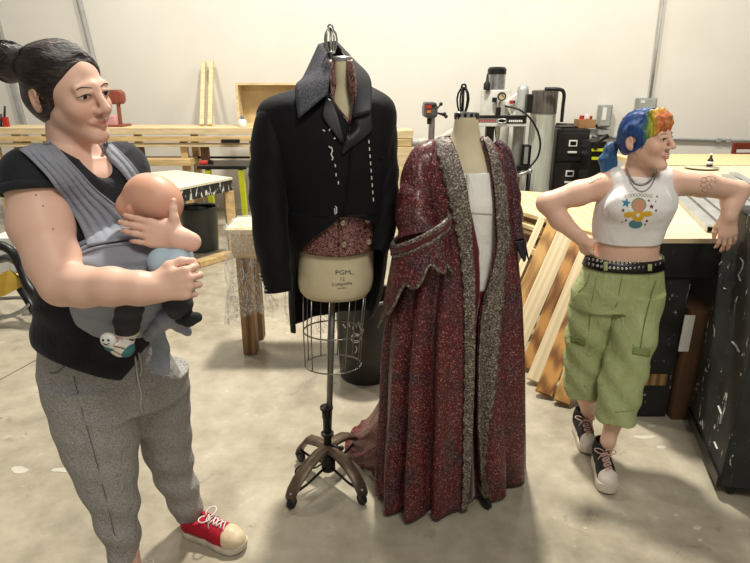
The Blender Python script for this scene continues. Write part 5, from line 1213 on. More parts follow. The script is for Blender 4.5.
for k in range(150):
    ph = math.radians(-75+162*k/149); j_ = rr_.uniform(-.004, .007); q = V(hs.w((.078*math.sin(ph), .020+.054*math.cos(ph)+j_, .005+.088*math.cos(ph)))); sd = (q-cc).normalized(); P = []
    w_ = rr_.uniform(-.05, .05)
    for i in range(11):
        dd = sd.slerp(ed, i/10*.9); loc = bh.ray_cast(cc+dd*.2, -dd)[0]
        if loc and abs((loc-cc).length) < .13*SH: P.append(loc+dd*(.0003+.0006*rr_.random()))
    if len(P) > 4: m.tube(P, [.0011*min(1, (j+.6)/3) for j in range(len(P))], 4)
hs.frame(); tag(m.build('hair_strands', hairm, person, True), kind='stuff')
# black T-shirt
tee = NT('black_tee'); tee.color(tee.ramp(tee.noise(tee.coord(), 14, 4), [(.3, (27, 28, 32)), (.7, (42, 43, 48))])); tee.set(roughness=.8, specular=.2, sheen=.08); tee.bump(tee.noise(tee.coord((1, 1, .7)), 26, 4, .6, .8), .5, .012); tee = tee.m
ts = SDF((-1.02, 1.15, .80), (-.5, 1.78, 1.53), .0036)
ts.stack(tor, .03, YAW, grow=.015); ts.stack([S(300, 40, 120, 1.5, .12), S(325, 37.5, 130, 1.5, .125), S(345, 35.5, 136, 1.5, .13), S(365, 35, 140, 1.5, .13), S(395, 37, 140, 1.5, .13)], .04)
for q in (SR, SL): ts.cone(nb-V((0, 0, .03)), q, .068, .067, .04)
ts.cone(nt*.25+nb*.75, nb, .06, .07, .03)
t2 = SDF((-1.02, 1.15, .80), (-.5, 1.78, 1.53), .0036); t2.chain([SR, AR[1], AR[2]], [.066, .073, .07], .03)
d = (AR[1]-AR[0]).normalized(); t2.cut(at(28, 190, 1.29), d+V((.05, -.05, -.12))); ts.a = np.minimum(ts.a, t2.a)-np.maximum(.02-np.abs(ts.a-t2.a), 0)**2/.08
t2 = SDF((-1.02, 1.15, .80), (-.5, 1.78, 1.53), .0036); t2.chain([SL, SL*.6+EL*.4], [.064, .066], .03); t2.cut(SL*.72+EL*.28, EL-SL); ts.a = np.minimum(ts.a, t2.a)-np.maximum(.02-np.abs(ts.a-t2.a), 0)**2/.08
d = (AR[1]-AR[0]).normalized()
# rolled cuff ring
ts2 = at(28, 189, 1.29)
plane3(ts, at(36, 339, 1.5), at(118, 384, 1.37), at(70, 332, 1.75), (-.8, 1.5, .5))
# neckline: cut away a tilted wedge above the collar line
ts.frame(); 
plane3(ts, at(43, 139, 1.50), at(52, 149, 1.37), at(104, 181, 1.33), at(90, 120, 1.4)) if False else None
ts.cone(nb+V((-.005, .0, .07)), nb+V((.035, -.018, .03)), .064, .058, .01, op='sub'); ts.cone(nb+V((.035, -.018, .04)), nb+V((.135, -.06, -.012)), .05, .034, .01, op='sub')
def tdisp(X, Y, Z): return .0035*np.sin(48*(Z+.5*X)+3*snoise(X, Y, Z, 12, 8))*np.clip((1.2-Z)*6, .15, 1)
ts.disp(tdisp)
shirt = ts.build('shirt', tee, person)
c0 = at(33, 189, 1.29); cu = MB(); x_, y_, _z = basis(d); rad = .0695
cu.tube([c0+(x_*math.cos(a)+y_*math.sin(a))*rad for a in [k*math.pi/14 for k in range(28)]], .006, 8, True, flat=1.7); cu.build('sleeve_cuff', tee, shirt, True)
# trousers
lin_ = NT('grey_linen'); lw = lin_.noise(lin_.coord((6, 6, 1)), 190, 3, .7); lx = lin_.noise(lin_.coord((1, 1, 7)), 190, 3, .7); ln = lin_.noise(lin_.coord(), 8, 4)
lin_.color(lin_.ramp(lin_.math('ADD', lin_.math('MULTIPLY', lw, .5), lin_.math('MULTIPLY', lx, .5)), [(.38, (92, 90, 88)), (.5, (150, 147, 142)), (.62, (206, 203, 198))])); lin_.set(roughness=.85, specular=.15); lin_.bump(lin_.noise(lin_.coord((1, 1, .6)), 24, 4, .6, 1), .6, .02); linen = lin_.m
ps = SDF((-1.03, 1.25, .02), (-.38, 1.86, 1.02), .004)
hip = [S(338, 42, 156, 1.53, .125), S(352, 41, 166, 1.53, .135), S(375, 44, 176, 1.535, .14), S(398, 50, 178, 1.54, .13)]
ps.stack(hip, .02)
ps.stack([S(375, 45, 139, 1.50, .125), S(400, 50, 140, 1.495, .125), S(430, 58.5, 138.5, 1.485, .115), S(460, 71, 137, 1.475, .10), S(490, 84, 136.5, 1.47, .086), S(520, 99, 137, 1.467, .074), S(545, 109, 138.5, 1.465, .066), S(553, 112, 138, 1.465, .062)], .025)
ps.stack([S(372, 126, 186.5, 1.60, .115), S(400, 133, 188.5, 1.625, .11), S(430, 140.5, 190, 1.65, .10), S(450, 146, 190.5, 1.67, .094), S(470, 155, 192, 1.695, .086), S(490, 165, 197, 1.715, .075), S(508, 174, 202, 1.738, .066), S(514, 177, 203, 1.742, .062)], .025)
def pdisp(X, Y, Z):
    fold = np.sin(60*Z+22*(X+Y)+4*snoise(X, Y, Z, 9, 2)); low = np.exp(-((Z-.28)/.12)**2)+.35
    return .0042*fold*low+.003*snoise(X, Y, Z, 24, 4)
ps.disp(pdisp)
trs = ps.build('trousers', linen, person); bvP = world_bvh(trs)
seamm = M('linen_seam', (110, 107, 102), .9); cord = M('cotton_cord', (196, 190, 180), .9)
line_on('pocket_edge', seamm, trs, bvP, [(70, 346), (66, 362), (58, 372), (50, 373)], .0022)
line_on('side_seam', seamm, trs, bvP, [(74, 376), (82, 410), (92, 445), (104, 490), (118, 548)], .0016)
line_on('drawstring', cord, trs, bvP, [(134, 352), (136, 366), (138, 380), (141, 394), (140, 404), (143, 414)], .003, .003)
line_on('drawstring', cord, trs, bvP, [(138, 352), (141, 366), (140, 376)], .003, .003)
hemR = MB()
# black phone-pocket flap of the shirt
blk = M('black_cotton', (16, 16, 18), .85)
rows = drape(bvP, [(70, 340), (84, 356), (82, 368)], [(128, 346), (124, 356), (112, 362)], 8, 8, .006, 1.38); m = MB(); m.grid(rows); m.build('shirt_tail', blk, person, True, solid=.004)
# red shoes
redc = NT('red_canvas'); redc.color(redc.ramp(redc.noise(redc.coord(), 300, 2), [(.3, (150, 22, 40)), (.7, (188, 38, 54))])); redc.set(roughness=.8, specular=.2); redc = redc.m
offw = M('off_white_rubber', (222, 212, 194), .5, 0, .15, 18); capm = M('toe_cap_cream', (222, 200, 164), .45, 0, .12, 20); lacem = M('white_lace', (226, 216, 208), .8)
hl = onz(184, 531); tl = onz(246, 551); dr = (tl-hl).normalized(); R3 = axes(dr)
sh = shoe(person, 'shoe', R3, np.array(hl)+np.array((0, 0, .001)), (tl-hl).length/.256, redc, offw, capm, lacem, False, .026)
shoe(person, 'shoe', axes((.9, -.43, 0)), np.array((AKR.x-.05, AKR.y+.02, .001)), 1.0, redc, offw, capm, lacem, False, .026)
# ------------------------------------------------------------- wrap carrier
wrapm = NT('grey_wrap'); wrapm.color(wrapm.ramp(wrapm.noise(wrapm.coord(), 6, 3), [(.3, (120, 123, 133)), (.7, (146, 150, 160))])); wrapm.set(roughness=.75, specular=.25, sheen=.1); wrapm.bump(wrapm.noise(wrapm.coord((.4, .4, 3)), 12, 4, .6, .8), .4, .012); wrapm = wrapm.m
ws = SDF((-.98, 1.08, .92), (-.36, 1.7, 1.32), .0036)
ws.stack([S(230, 100, 156, 1.37, .06), S(236, 86, 174, 1.365, .105), S(246, 76, 186, 1.36, .14), S(262, 74, 192, 1.36, .155), S(282, 74, 194, 1.36, .155), S(300, 76, 192, 1.37, .145), S(314, 80, 186, 1.385, .125), S(324, 92, 176, 1.40, .10)], .02)
def wdisp(X, Y, Z):
    a = Z-.25*(X+.6)+.06*np.sin(9*(X+.6)); return .0034*np.sin(150*a)*np.exp(-((Z-1.225)/.03)**2)+.003*np.sin(60*a+3*snoise(X, Y, Z, 9, 6))*np.exp(-((Z-1.16)/.07)**2)*.8+.002*snoise(X, Y, Z, 20, 9)
ws.disp(wdisp)
wrap = ws.build('baby_wrap', wrapm, person)
bvS = world_bvh([shirt, wrap])
fallS = lambda u, v: 1.36
def rip(q, t): return .011*(abs(math.sin(math.pi*(5.2*q+.3*math.sin(3*t))))**.8)*(.35+.65*t)*min(1, (1-t)/.16)
rows = drape(bvS, [(20, 152), (28, 158), (42, 172), (63, 198), (78, 222), (90, 250)], [(50, 140), (58, 152), (76, 170), (97, 191), (118, 208), (142, 241)], 44, 40, .007, fallS, rip, 3)
m = MB(); m.grid(rows); m.build('wrap_strap', wrapm, wrap, True, solid=.004)
rows = drape(bvS, [(100, 145), (106, 155), (116, 168), (127, 184), (134, 200)], [(107, 142), (116, 150), (128, 162), (141, 178), (150, 196)], 14, 20, .007, lambda u, v: 1.44, lambda q, t: .007*abs(math.sin(math.pi*2.5*q)), 3)
m = MB(); m.grid(rows); m.build('wrap_strap', wrapm, wrap, True, solid=.004)
# rolled upper edge of the band
for dz, r_ in ((0, .0085), (5, .006), (9.5, .005)):
    P = [hit(world_bvh(wrap) if False else bvS, u, v+dz, .002, 1.25) for u, v in ((72, 251), (84, 244), (98, 239), (116, 236), (134, 234.5), (150, 236), (166, 239))]
    m = MB(); m.tube(cat(P, 4), r_, 8, flat=.8); m.build('band_fold', wrapm, wrap, True)
# knot and tails
kn = at(163, 322, 1.27); ks = SDF(V(kn)-V((.1, .1, .16)), V(kn)+V((.12, .1, .1)), .003)
ks.chain([at(158, 322, 1.28), at(167, 318, 1.26), at(172, 322, 1.27)], [.016, .02, .015], .01); ks.chain([at(150, 335, 1.29), at(158, 326, 1.27), at(167, 319, 1.265)], [.016, .016, .012], .008)
ks.chain([at(172, 322, 1.27), at(181, 326, 1.28), at(186, 331, 1.28)], [.013, .017, .014], .008, ((0, 1, 0), .7))
ks.chain([at(160, 330, 1.28), at(160, 345, 1.29), at(161, 360, 1.3), at(162, 373, 1.3)], [.018, .024, .026, .02], .008, ((.3, 1, 0), .35))
ks.disp(lambda X, Y, Z: .0015*np.sin(160*(X+.4*Z))); ks.build('knot', wrapm, wrap)
# ------------------------------------------------------------- the baby
baby = thing('baby', V(at(150, 300, 1.36)), 'bald baby asleep against the chest inside the grey wrap, striped socks', 'person')
RB = axes((-.92, .39, 0), 0, math.radians(24)); OB = np.array(at(152, 200, 1.33))
b = SDF(OB-np.array((.2, .2, .42)), OB+np.array((.2, .2, .12)), .003); b.frame(RB, OB)
b.ell((0, -.006, .006), (.057, .073, .058), .02); b.ell((0, .03, -.026), (.046, .042, .045), .025); b.ell((0, .058, -.052), (.02, .016, .014), .014)
for x in (-1, 1): b.ell((x*.03, .045, -.035), (.022, .022, .022), .015); b.ell((x*.022, .072, -.006), (.012, .006, .008), .008, op='sub')
b.ell((0, .075, -.022), (.0085, .01, .008), .008); b.ell((0, .07, -.045), (.012, .006, .004), .004)
for x in (-1, 1): b.ell((x*.056, .012, -.03), (.007, .0125, .019), .004, np.array([[.92, x*.38, 0], [-x*.38, .92, 0], [0, 0, 1]])); b.ell((x*.0635, .015, -.028), (.004, .006, .011), .003, op='sub')
b.frame(); tb_ = at(146, 262, 1.36)
b.cone(OB+np.array(RB@np.array((0, -.01, -.05))), tb_, .035, .055, .03); b.ell(tb_-V((0, 0, .02)), (.07, .07, .10), .03)
L1 = [at(134, 292, 1.30), at(130, 305, 1.235), at(127, 322, 1.235), at(127, 336, 1.24)]; b.chain(L1, [.032, .024, .019, .017], .02); b.chain([L1[-1], at(121, 345, 1.225), at(112, 342, 1.2)], [.016, .017, .014], .01)
L2 = [at(170, 292, 1.32), at(178, 303, 1.26), at(181, 314, 1.27)]; b.chain(L2, [.032, .022, .018], .02); b.chain([L2[-1], at(186, 322, 1.26)], [.016, .014], .01)
def tintB(P):
    c = np.tile(np.array(lin((218, 166, 140))[:3]), (len(P), 1)); q = (P-OB) @ RB
    f = np.clip(1.3-np.sqrt((((q-np.array((-.058, .01, -.03)))/np.array((.015, .02, .024)))**2).sum(1)), 0, 1)*.4; c = c*(1-f[:, None])+np.array(lin((206, 128, 108))[:3])*f[:, None]
    hf = np.clip(.35+.65*np.clip((q[:, 2]+.02)/.03, 0, 1)*np.clip((.05-q[:, 1])/.03, 0, 1)-.35, 0, 1)*.28; return c*(1-hf[:, None])+np.array(lin((150, 104, 80))[:3])*hf[:, None]
bodyB = b.build('body', SKIN, baby, color=tintB)
legm = M('charcoal_legging', (58, 58, 62), .85, 0, .15, 20)
for L, nm in ((L1, 0), (L2, 1)):
    q = SDF(np.min([np.array(p) for p in L], 0)-.06, np.max([np.array(p) for p in L], 0)+.06, .003); q.chain(L[:4], [.038, .030, .026, .023][:len(L[:4])], .02); q.cut(L[-1]-V((0, 0, .002)), (0, 0, -1)); q.disp(lambda X, Y, Z: .001*np.sin(220*Z)); q.build('legging', legm, baby)
def sock_mat():
    t = NT('striped_sock'); c = t.coord((1, 1, 1), (0, .55, 0)); x = t.n.new('ShaderNodeSeparateXYZ'); t.link(c, x.inputs[0]); w_ = t.math('FRACT', t.math('MULTIPLY', x.outputs[0], 62)); 
    t.color(t.ramp(w_, [(0, (232, 230, 222)), (.36, (232, 230, 222)), (.37, (40, 38, 36)), (.5, (40, 38, 36)), (.51, (214, 190, 150)), (.62, (214, 190, 150)), (.63, (232, 230, 222))], 'CONSTANT')); t.set(roughness=.9); return t.m
A0 = L1[-1]; F1, F2 = at(121, 346, 1.225), at(112, 341, 1.195); q = SDF(np.array(F2)-.07, np.array(A0)+.07, .0025); q.chain([A0+V((0, 0, .006)), F1, F2], [.0235, .0235, .0195], .012); q.cut(A0+V((0, 0, .006)), (0, 0, 1)); sock = q.build('sock', sock_mat(), baby)
m = MB(); m.tube([A0+V((math.cos(a)*.0245, math.sin(a)*.0245, .007)) for a in [k*math.pi/10 for k in range(20)]], .006, 8, True); m.build('sock_cuff', M('sock_cream', (230, 222, 206), .9), sock, True)
teal = M('sock_teal', (70, 128, 130), .9)
q = SDF(np.array(F2)-.06, np.array(A0)+.06, .0025); q.ell(F1+V((.012, .0, -.006)), (.019, .024, .021), .005); q.build('sock_heel', teal, sock); 
q = SDF(np.array(F2)-.06, np.array(F2)+.06, .0025); q.ell(F2+V((-.004, .002, -.009)), (.016, .0195, .016), .005); q.build('sock_toe', teal, sock)
q = SDF(np.array(F2)-.06, np.array(F2)+.06, .0025); q.ell(F2+V((-.002, -.012, .008)), (.0185, .012, .0185), .004); q.build('sock_patch', white, sock)
m = MB(); cp = F2+V((-.002, -.0245, .008))
for dx, dz in ((-.006, .005), (.006, .005)): m.sphere(cp+V((dx, .001, dz)), (.003, .0016, .003), 8)
m.tube([cp+V((-.007, .001, -.003)), cp+V((0, 0, -.007)), cp+V((.007, .001, -.003))], .0012, 5); m.build('patch_face', BLK, sock, True)
G1 = at(188, 319, 1.255); q = SDF(np.array(G1)-.06, np.array(G1)+.06, .003); q.chain([L2[-1]-V((0, 0, .006)), G1, G1+V((.022, 0, .004))], [.02, .018, .013], .01); q.build('sock', M('dark_sock', (40, 42, 46), .9), baby)
# pale blue bulge under the hand: bright light on the wrap, put into its colour
rs = SDF(np.array(at(168, 262, 1.24))-.09, np.array(at(168, 262, 1.24))+.09, .003); rs.ell(at(163, 263, 1.235), (.036, .03, .036), .012); rs.ell(at(178, 263, 1.23), (.03, .03, .034), .012); rs.ell(at(172, 270, 1.235), (.045, .03, .035), .012); rs.disp(lambda X, Y, Z: .0012*snoise(X, Y, Z, 50, 3)); rs.build('lit_wrap_bulge', M('lit_wrap_blue', (176, 198, 210), .9), baby)
# ================================================================= the person with rainbow hair
girl = thing('person', (1.0, 2.2, 0), 'person with rainbow hair in white crop top and green trousers leaning on the black crate', 'person')
FG = V((.60, -.80, 0)); RG = axes(FG, math.radians(3), math.radians(3)); OG = np.array(at(646.5, 138.5, 2.2)); SG = .915
g = SDF((.55, 1.75, -.01), (1.68, 2.52, 1.62), .0036)
gt = [S(172, 612, 664, 2.26, .05), S(180, 602, 674, 2.26, .075), S(192, 603, 674, 2.25, .095), S(204, 600, 673, 2.245, .108), S(216, 597, 668, 2.245, .104), S(234, 597, 660, 2.25, .09), S(252, 595.5, 657.5, 2.25, .086), S(270, 590, 660, 2.25, .095), S(292, 580, 660, 2.25, .10), S(308, 585, 655, 2.25, .08)]
g.stack(gt, .02)
gn = at(640, 170, 2.25); gh = V(g.frame(RG, OG, SG).w((0, -.025, -.05))); g.frame(); g.chain([gh, (gh+gn)/2, gn], [.042, .040, .054], .025)
GSR, GSL = at(608, 185, 2.26), at(667, 183, 2.25)
for q in (GSR, GSL): g.cone(gn-V((0, 0, .02)), q, .045, .046, .035)
GER, GWR = at(547, 203, 2.30), at(581, 239, 2.24)
g.chain([GSR, at(578, 193.5, 2.29), GER], [.050, .048, .042], .025); g.chain([GER, at(560, 220, 2.28), GWR], [.040, .039, .027], .02)
GEL, GWL = at(738, 191.5, 2.33), at(729, 216, 2.275)
g.chain([GSL, at(702, 184.5, 2.29), GEL], [.052, .047, .042], .025); g.chain([GEL, at(732, 203, 2.31), GWL], [.042, .040, .027], .02)
gtl, _ = add_hand(g, GWL, (.06, -.14, -1), (-.2, -1, .1), True, [(14, 28, 18), (10, 24, 16), (8, 22, 16), (10, 26, 18)], .97, splay=(3, 1, -2, -6), thumb=((.022, .012, -.008), (.040, .042, -.016), (.044, .07, -.022), (.042, .094, -.03)))
gtr, _ = add_hand(g, GWR, (.5, .05, -.86), (-.75, -.55, -.35), False, [(20, 30, 20), (24, 30, 20), (26, 30, 20), (28, 30, 20)], .82, thumb=((.022, .012, -.008), (.04, .036, -.03), (.046, .05, -.05), (.05, .06, -.07)))
add_head(g, RG, OG, SG, 1.02, 1.0, .94, 1, -.03)
# shins and ankles
GKL, GKR = at(608, 441, 2.09), at(588, 414, 2.36)
g.chain([at(618, 395, 2.13), at(616, 412, 2.11), GKL, V((GKL.x, GKL.y+.01, .09))], [.05, .043, .028, .026], .02)
g.chain([at(585, 375, 2.24), at(586, 395, 2.29), GKR, V((GKR.x, GKR.y+.01, .09))], [.05, .042, .028, .026], .02)
for q in (GKL, GKR): g.cone((q.x, q.y+.01, .08), (q.x-.008, q.y-.07, .06), .022, .018, .02)
g.chain([at(600, 300, 2.25), at(588, 370, 2.24)], [.06, .05], .03); g.chain([at(636, 300, 2.25), at(622, 380, 2.14)], [.06, .05], .03)
def tintG(P):
    c = np.tile(np.array(lin((226, 186, 162))[:3]), (len(P), 1)); q = (P-OG) @ RG/SG
    def blob(c, center, rad, col, a):
        d = np.sqrt((((q-np.array(center))/np.array(rad))**2).sum(1)); w_ = np.minimum(np.clip(1.25-d, 0, 1)*a, a); return c*(1-w_[:, None])+np.array(lin(col)[:3])*w_[:, None]
    for x in (-1, 1): c = blob(c, (x*.04, .07, -.035), (.022, .03, .022), (218, 140, 126), .4)
    c = blob(c, (0, .106, -.03), (.013, .02, .012), (216, 140, 126), .45)
    c = blob(c, (0, .094, -.065), (.026, .02, .0105), (190, 104, 98), .9)
    for tp in gtl: d = np.linalg.norm(P-tp, axis=1); w_ = np.clip(1.3-d/.016, 0, 1)*.4; c = c*(1-w_[:, None])+np.array(lin((218, 140, 124))[:3])*w_[:, None]
    return c
bodyG = g.build('body', SKIN, girl, color=tintG); bvG = world_bvh(bodyG)
face_parts(girl, bvG, RG, OG, SG, M('iris_grey', (74, 76, 66), .3), M('brow_dark', (60, 44, 36), .7), gaze=(.35, 0), browz=.024)
Rm = Matrix([list(r) for r in RG]); Om = V(OG)
def prG(x, z, off): 
    a = Om+Rm@V((x*SG, .2*SG, z*SG)); loc, n, i, d = bvG.ray_cast(a, -(Rm@V((0, 1, 0)))); return loc+Rm@V((0, off, 0))
m = MB(); m.grid([[prG(x, -.0665+.006*(abs(x)/.02)**2+dz, .0012) for dz in (-.003*(1-(x/.02)**2), .002*(1-(x/.02)**2))] for x in [-.018+.003*k for k in range(13)]]); m.build('teeth', white, girl, True)
# rainbow hair
t = NT('rainbow_hair'); a = t.n.new('ShaderNodeAttribute'); a.attribute_name = 'tint'; n = t.noise(t.coord((1, 1, .12), (.25, .35, 0)), 170, 4, .6, .3)
t.color(t.mix(t.ramp(n, [(.35, (0, 0, 0)), (.65, (255, 255, 255))]), t.mix(.62, a.outputs['Color'], (14, 18, 26)), a.outputs['Color'])); t.set(roughness=.42, specular=.45); t.bump(n, .5, .004); rain = t.m
h = SDF(OG-.22, OG+.2, .0028); h.frame(RG, OG, SG)
h.ell((0, -.018, .034), (.080, .097, .086), .02); h.ell((0, -.045, -.01), (.072, .066, .075), .03)
h.cut((0, .0, -.045), (0, .3, -1), .01)
h2 = SDF(OG-.22, OG+.2, .0028); h2.frame(RG, OG, SG); h2.ell((0, .062, .0), (.062, .08, .034), .01); h2.ell((0, .09, -.05), (.07, .075, .062), .03)
h.a = np.maximum(h.a, -h2.a)
for x in (-1, 1): h.ell((x*.086, -.024, -.02), (.027, .024, .034), .008, op='sub')
for k in range(17):
    x = -.052+.0065*k; y = .076-8*x*x; e_ = .036+.004*math.sin(k*2.3)-3.2*x*x
    h.chain([(x*.75, y*.65, .106), (x*.95, y+.004, .082), (x*1.02+.002, y+.0105, .060), (x*1.06+.004, y+.0085, e_)], (.011, .0095, .0085, .0035), .007)
for x in (-1, 1): h.cone((x*.066, .024, .03), (x*.072, .022, -.035), .009, .003, .008)
h.frame(); h.disp(lambda X, Y, Z: .0028*np.sin(230*(X*.8+Y*.6)+3*snoise(X, Y, Z, 18, 3))+.0015*snoise(X, Y, Z, 60, 8))
def tintH(P):
    q = (P-OG) @ RG/SG; y = q[:, 1]-.10*np.abs(q[:, 0])*0+.15*(q[:, 2]-.08)+.004*np.sin(q[:, 0]*300)
    stops = [(-.2, (28, 62, 132)), (-.03, (34, 76, 148)), (.012, (38, 84, 150)), (.026, (70, 128, 96)), (.038, (190, 196, 60)), (.052, (226, 190, 58)), (.068, (220, 138, 60)), (.082, (214, 104, 62)), (.1, (222, 160, 70)), (.2, (224, 168, 72))]
    xs = [s_[0] for s_ in stops]; return np.stack([np.interp(y, xs, [lin(s_[1])[i] for s_ in stops]) for i in range(3)], 1)
hairG = h.build('hair', rain, girl, color=tintH)
pt = SDF(np.array(at(608, 155, 2.28))-.1, np.array(at(608, 155, 2.28))+.12, .0028)
tie = at(616, 143, 2.27); pt.chain([at(620, 141, 2.25), tie, at(610, 150, 2.28), at(607.5, 160, 2.275), at(606.5, 170, 2.27), at(607, 176, 2.265)], [.016, .013, .026, .030, .022, .006], .01); pt.chain([at(611, 152, 2.27), at(613, 164, 2.26), at(614, 171, 2.25)], [.016, .013, .003], .008)
pt.disp(lambda X, Y, Z: .003*np.sin(190*(X*.8-Y*.5)+3*snoise(X, Y, Z, 22, 3)))
pt.build('ponytail', rain, girl, color=lambda P: np.stack([np.interp(P[:, 2], [P[:, 2].min(), P[:, 2].max()], [lin((40, 112, 168))[i], lin((30, 66, 104))[i]]) for i in range(3)], 1))
m = MB(); m.tube([tie+V((.004*math.cos(a), .016*math.sin(a), .016*math.cos(a))) for a in [k*math.pi/10 for k in range(20)]], .0045, 8, True); m.build('hair_tie', BLK, girl, True)
m = MB(); bh = world_bvh(hairG); cc = V(h.frame(RG, OG, SG).w((0, -.02, .02))); ed = (tie-cc).normalized()
for k in range(70):
    ph = math.radians(-60+170*k/69); q = V(h.w((.075*math.sin(ph), .045*math.cos(ph)-.02, .02+.075*math.cos(ph)))); sd = (q-cc).normalized(); P = []
    for i in range(9):
        dd = sd.slerp(ed, i/8*.93) if hasattr(sd, 'slerp') else sd; loc = bh.ray_cast(cc+dd*.2, -dd)[0]
        if loc: P.append(loc+dd*.0004)
    if len(P) > 3: m.tube(P, [.0013*min(1, (j+1)/3) for j in range(len(P))], 4)
h.frame(); tag(m.build('hair_strands', hair_mat('blue_strands', [(.3, (16, 40, 92)), (.7, (62, 104, 172))]), girl, True), kind='stuff')
# white sleeveless top
wt = NT('white_cotton'); wt.color((232, 229, 226)); wt.set(roughness=.8, specular=.25, sheen=.05); wt.bump(wt.noise(wt.coord((1, 1, .6)), 22, 4, .6, 1), .35, .012); cotton = wt.m
tp = SDF((.7, 2.05, 1.0), (1.32, 2.45, 1.45), .0034)
tp.stack([S(168, 616, 662, 2.26, .058), S(174, 607, 670, 2.26, .075), S(184, 602, 675, 2.255, .095), S(196, 598, 676, 2.25, .112), S(205, 596.5, 675, 2.243, .123), S(214, 594.5, 671, 2.243, .118), S(226, 593.5, 665.5, 2.247, .104), S(240, 593, 662, 2.25, .097), S(256, 593, 661, 2.25, .096)], .02)
for q in (GSR, GSL): tp.cone(gn-V((0, 0, .01)), q*.75+gn*.25, .05, .054, .03)
tp.ell(at(620, 205, 2.16), (.05, .03, .045), .04); tp.ell(at(654, 204, 2.16), (.05, .03, .045), .04)
for q, e_, k in ((GSR, at(578, 193.5, 2.29), 1), (GSL, at(702, 184.5, 2.29), 1)):
    dd = (e_-q).normalized(); tp.cone(q+dd*.035, q+dd*.2, .058, .06, .006, op='sub')
tp.stack([S(176.5, 626.5, 658, 2.2, .3), S(160, 624, 661, 2.2, .3), S(150, 624, 661, 2.2, .3)], .008, e=5, op='sub', cap=True)
plane3(tp, at(593, 248.5, 2.2), at(662, 254, 2.2), at(625, 250, 2.4), (1, 2.2, .5))
tp.disp(lambda X, Y, Z: .0022*np.sin(34*(Z-1.5*X)+3*snoise(X, Y, Z, 12, 4))*np.clip((1.22-Z)*8, .1, 1))
top = tp.build('crop_top', cotton, girl); bvT = world_bvh(top)
# printed picture: plain shapes in the colours of the print
def shape(name, mat, pts, off, par=top):
    cu = sum(p[0] for p in pts)/len(pts), sum(p[1] for p in pts)/len(pts); m = MB(); R0 = 3
    rows = [[hit(bvT, cu[0]+(p[0]-cu[0])*q/R0, cu[1]+(p[1]-cu[1])*q/R0, off, 2.13) for p in pts] for q in range(1, R0+1)]; n = len(pts)
    m.v = [hit(bvT, cu[0], cu[1], off, 2.13)]+[p for r in rows for p in r]
    m.f = [(0, 1+k, 1+(k+1) % n) for k in range(n)]+[(1+i*n+k, 1+(i+1)*n+k, 1+(i+1)*n+(k+1) % n, 1+i*n+(k+1) % n) for i in range(R0-1) for k in range(n)]
    return m.build(name, mat, par, True)
def oval(u, v, a, b, n=20, rot=0): return [(u+a*math.cos(t)*math.cos(rot)-b*math.sin(t)*math.sin(rot), v+a*math.cos(t)*math.sin(rot)+b*math.sin(t)*math.cos(rot)) for t in [2*math.pi*k/n for k in range(n)]]
def star(u, v, r, rot=0): return [(u+(r if k % 2 == 0 else r*.45)*math.sin(k*math.pi/5+rot), v-(r if k % 2 == 0 else r*.45)*math.cos(k*math.pi/5+rot)) for k in range(10)]
PY, PB, PG, PT, PR, PN = M('print_yellow', (226, 180, 52), .8), M('print_blue', (86, 140, 156), .8), M('print_green', (150, 158, 110), .8), M('print_tan', (206, 150, 122), .8), M('print_maroon', (122, 62, 66), .8), M('print_teal', (66, 142, 166), .8)
shape('print_shape', PB, oval(635.5, 224, 6.8, 4.3), .0012); shape('print_shape', PY, oval(638, 215.5, 6.2, 6.2), .0015)
shape('print_shape', PY, oval(628.8, 214.5, 5.2, 2.9, rot=-.15), .0013); shape('print_shape', PY, oval(647.2, 213.8, 5.2, 2.7, rot=-.05), .0013)
shape('print_shape', PG, oval(638.8, 204.8, 7.6, 7), .0018); shape('print_shape', PT, oval(638.6, 205.6, 6.1, 6.1), .0022); shape('print_shape', white, oval(638, 215, 1.9, 1.9), .002)
shape('print_star', PN, star(626, 203, 5, .2), .0014)
for k, (u, v, r) in enumerate(((651.5, 206.6, 2.7), (657, 196.6, 1.3), (655.6, 201.5, 1), (656, 210.5, 1.6), (623, 210.2, 2.0), (648.8, 200.6, 1.7), (626, 220.2, 1.7), (646.8, 220.8, 1.8), (645, 224.4, 1.3), (622.2, 222, 1))): shape('print_star', PR, star(u, v, r, k*.7), .0013)
lm = M('print_outline', (172, 178, 150), .8)
for k in range(9):
    u = 626+k*3.15; v = 196.2-1.2*math.sin(math.pi*k/8); P = [hit(bvT, a, b, .0012, 2.13) for a, b in oval(u, v, 1.25, 1.5, 10)]; m = MB(); m.tube(P, .0009, 4, True); m.build('print_lettering', lm, top)
# necklaces
sil = M('silver_chain', (176, 172, 166), .35, .85); bvN = world_bvh([bodyG, top])
for nm, pts, r in (('chain_necklace', [(627, 169), (629, 176), (634, 182.5), (641, 185), (648, 182.5), (653, 177), (656, 168)], .0042), ('fine_necklace', [(627, 172), (630, 181), (636, 189), (643.5, 191.5), (650, 187), (654, 179), (656.5, 171)], .0022)):
    P = cat([hit(bvN, u, v, .004, 2.15) for u, v in pts], 10); m = MB()
    m.tube(P, [r*(.75+.45*(i % 2)) for i in range(len(P))], 6); m.build(nm, sil, girl, True)
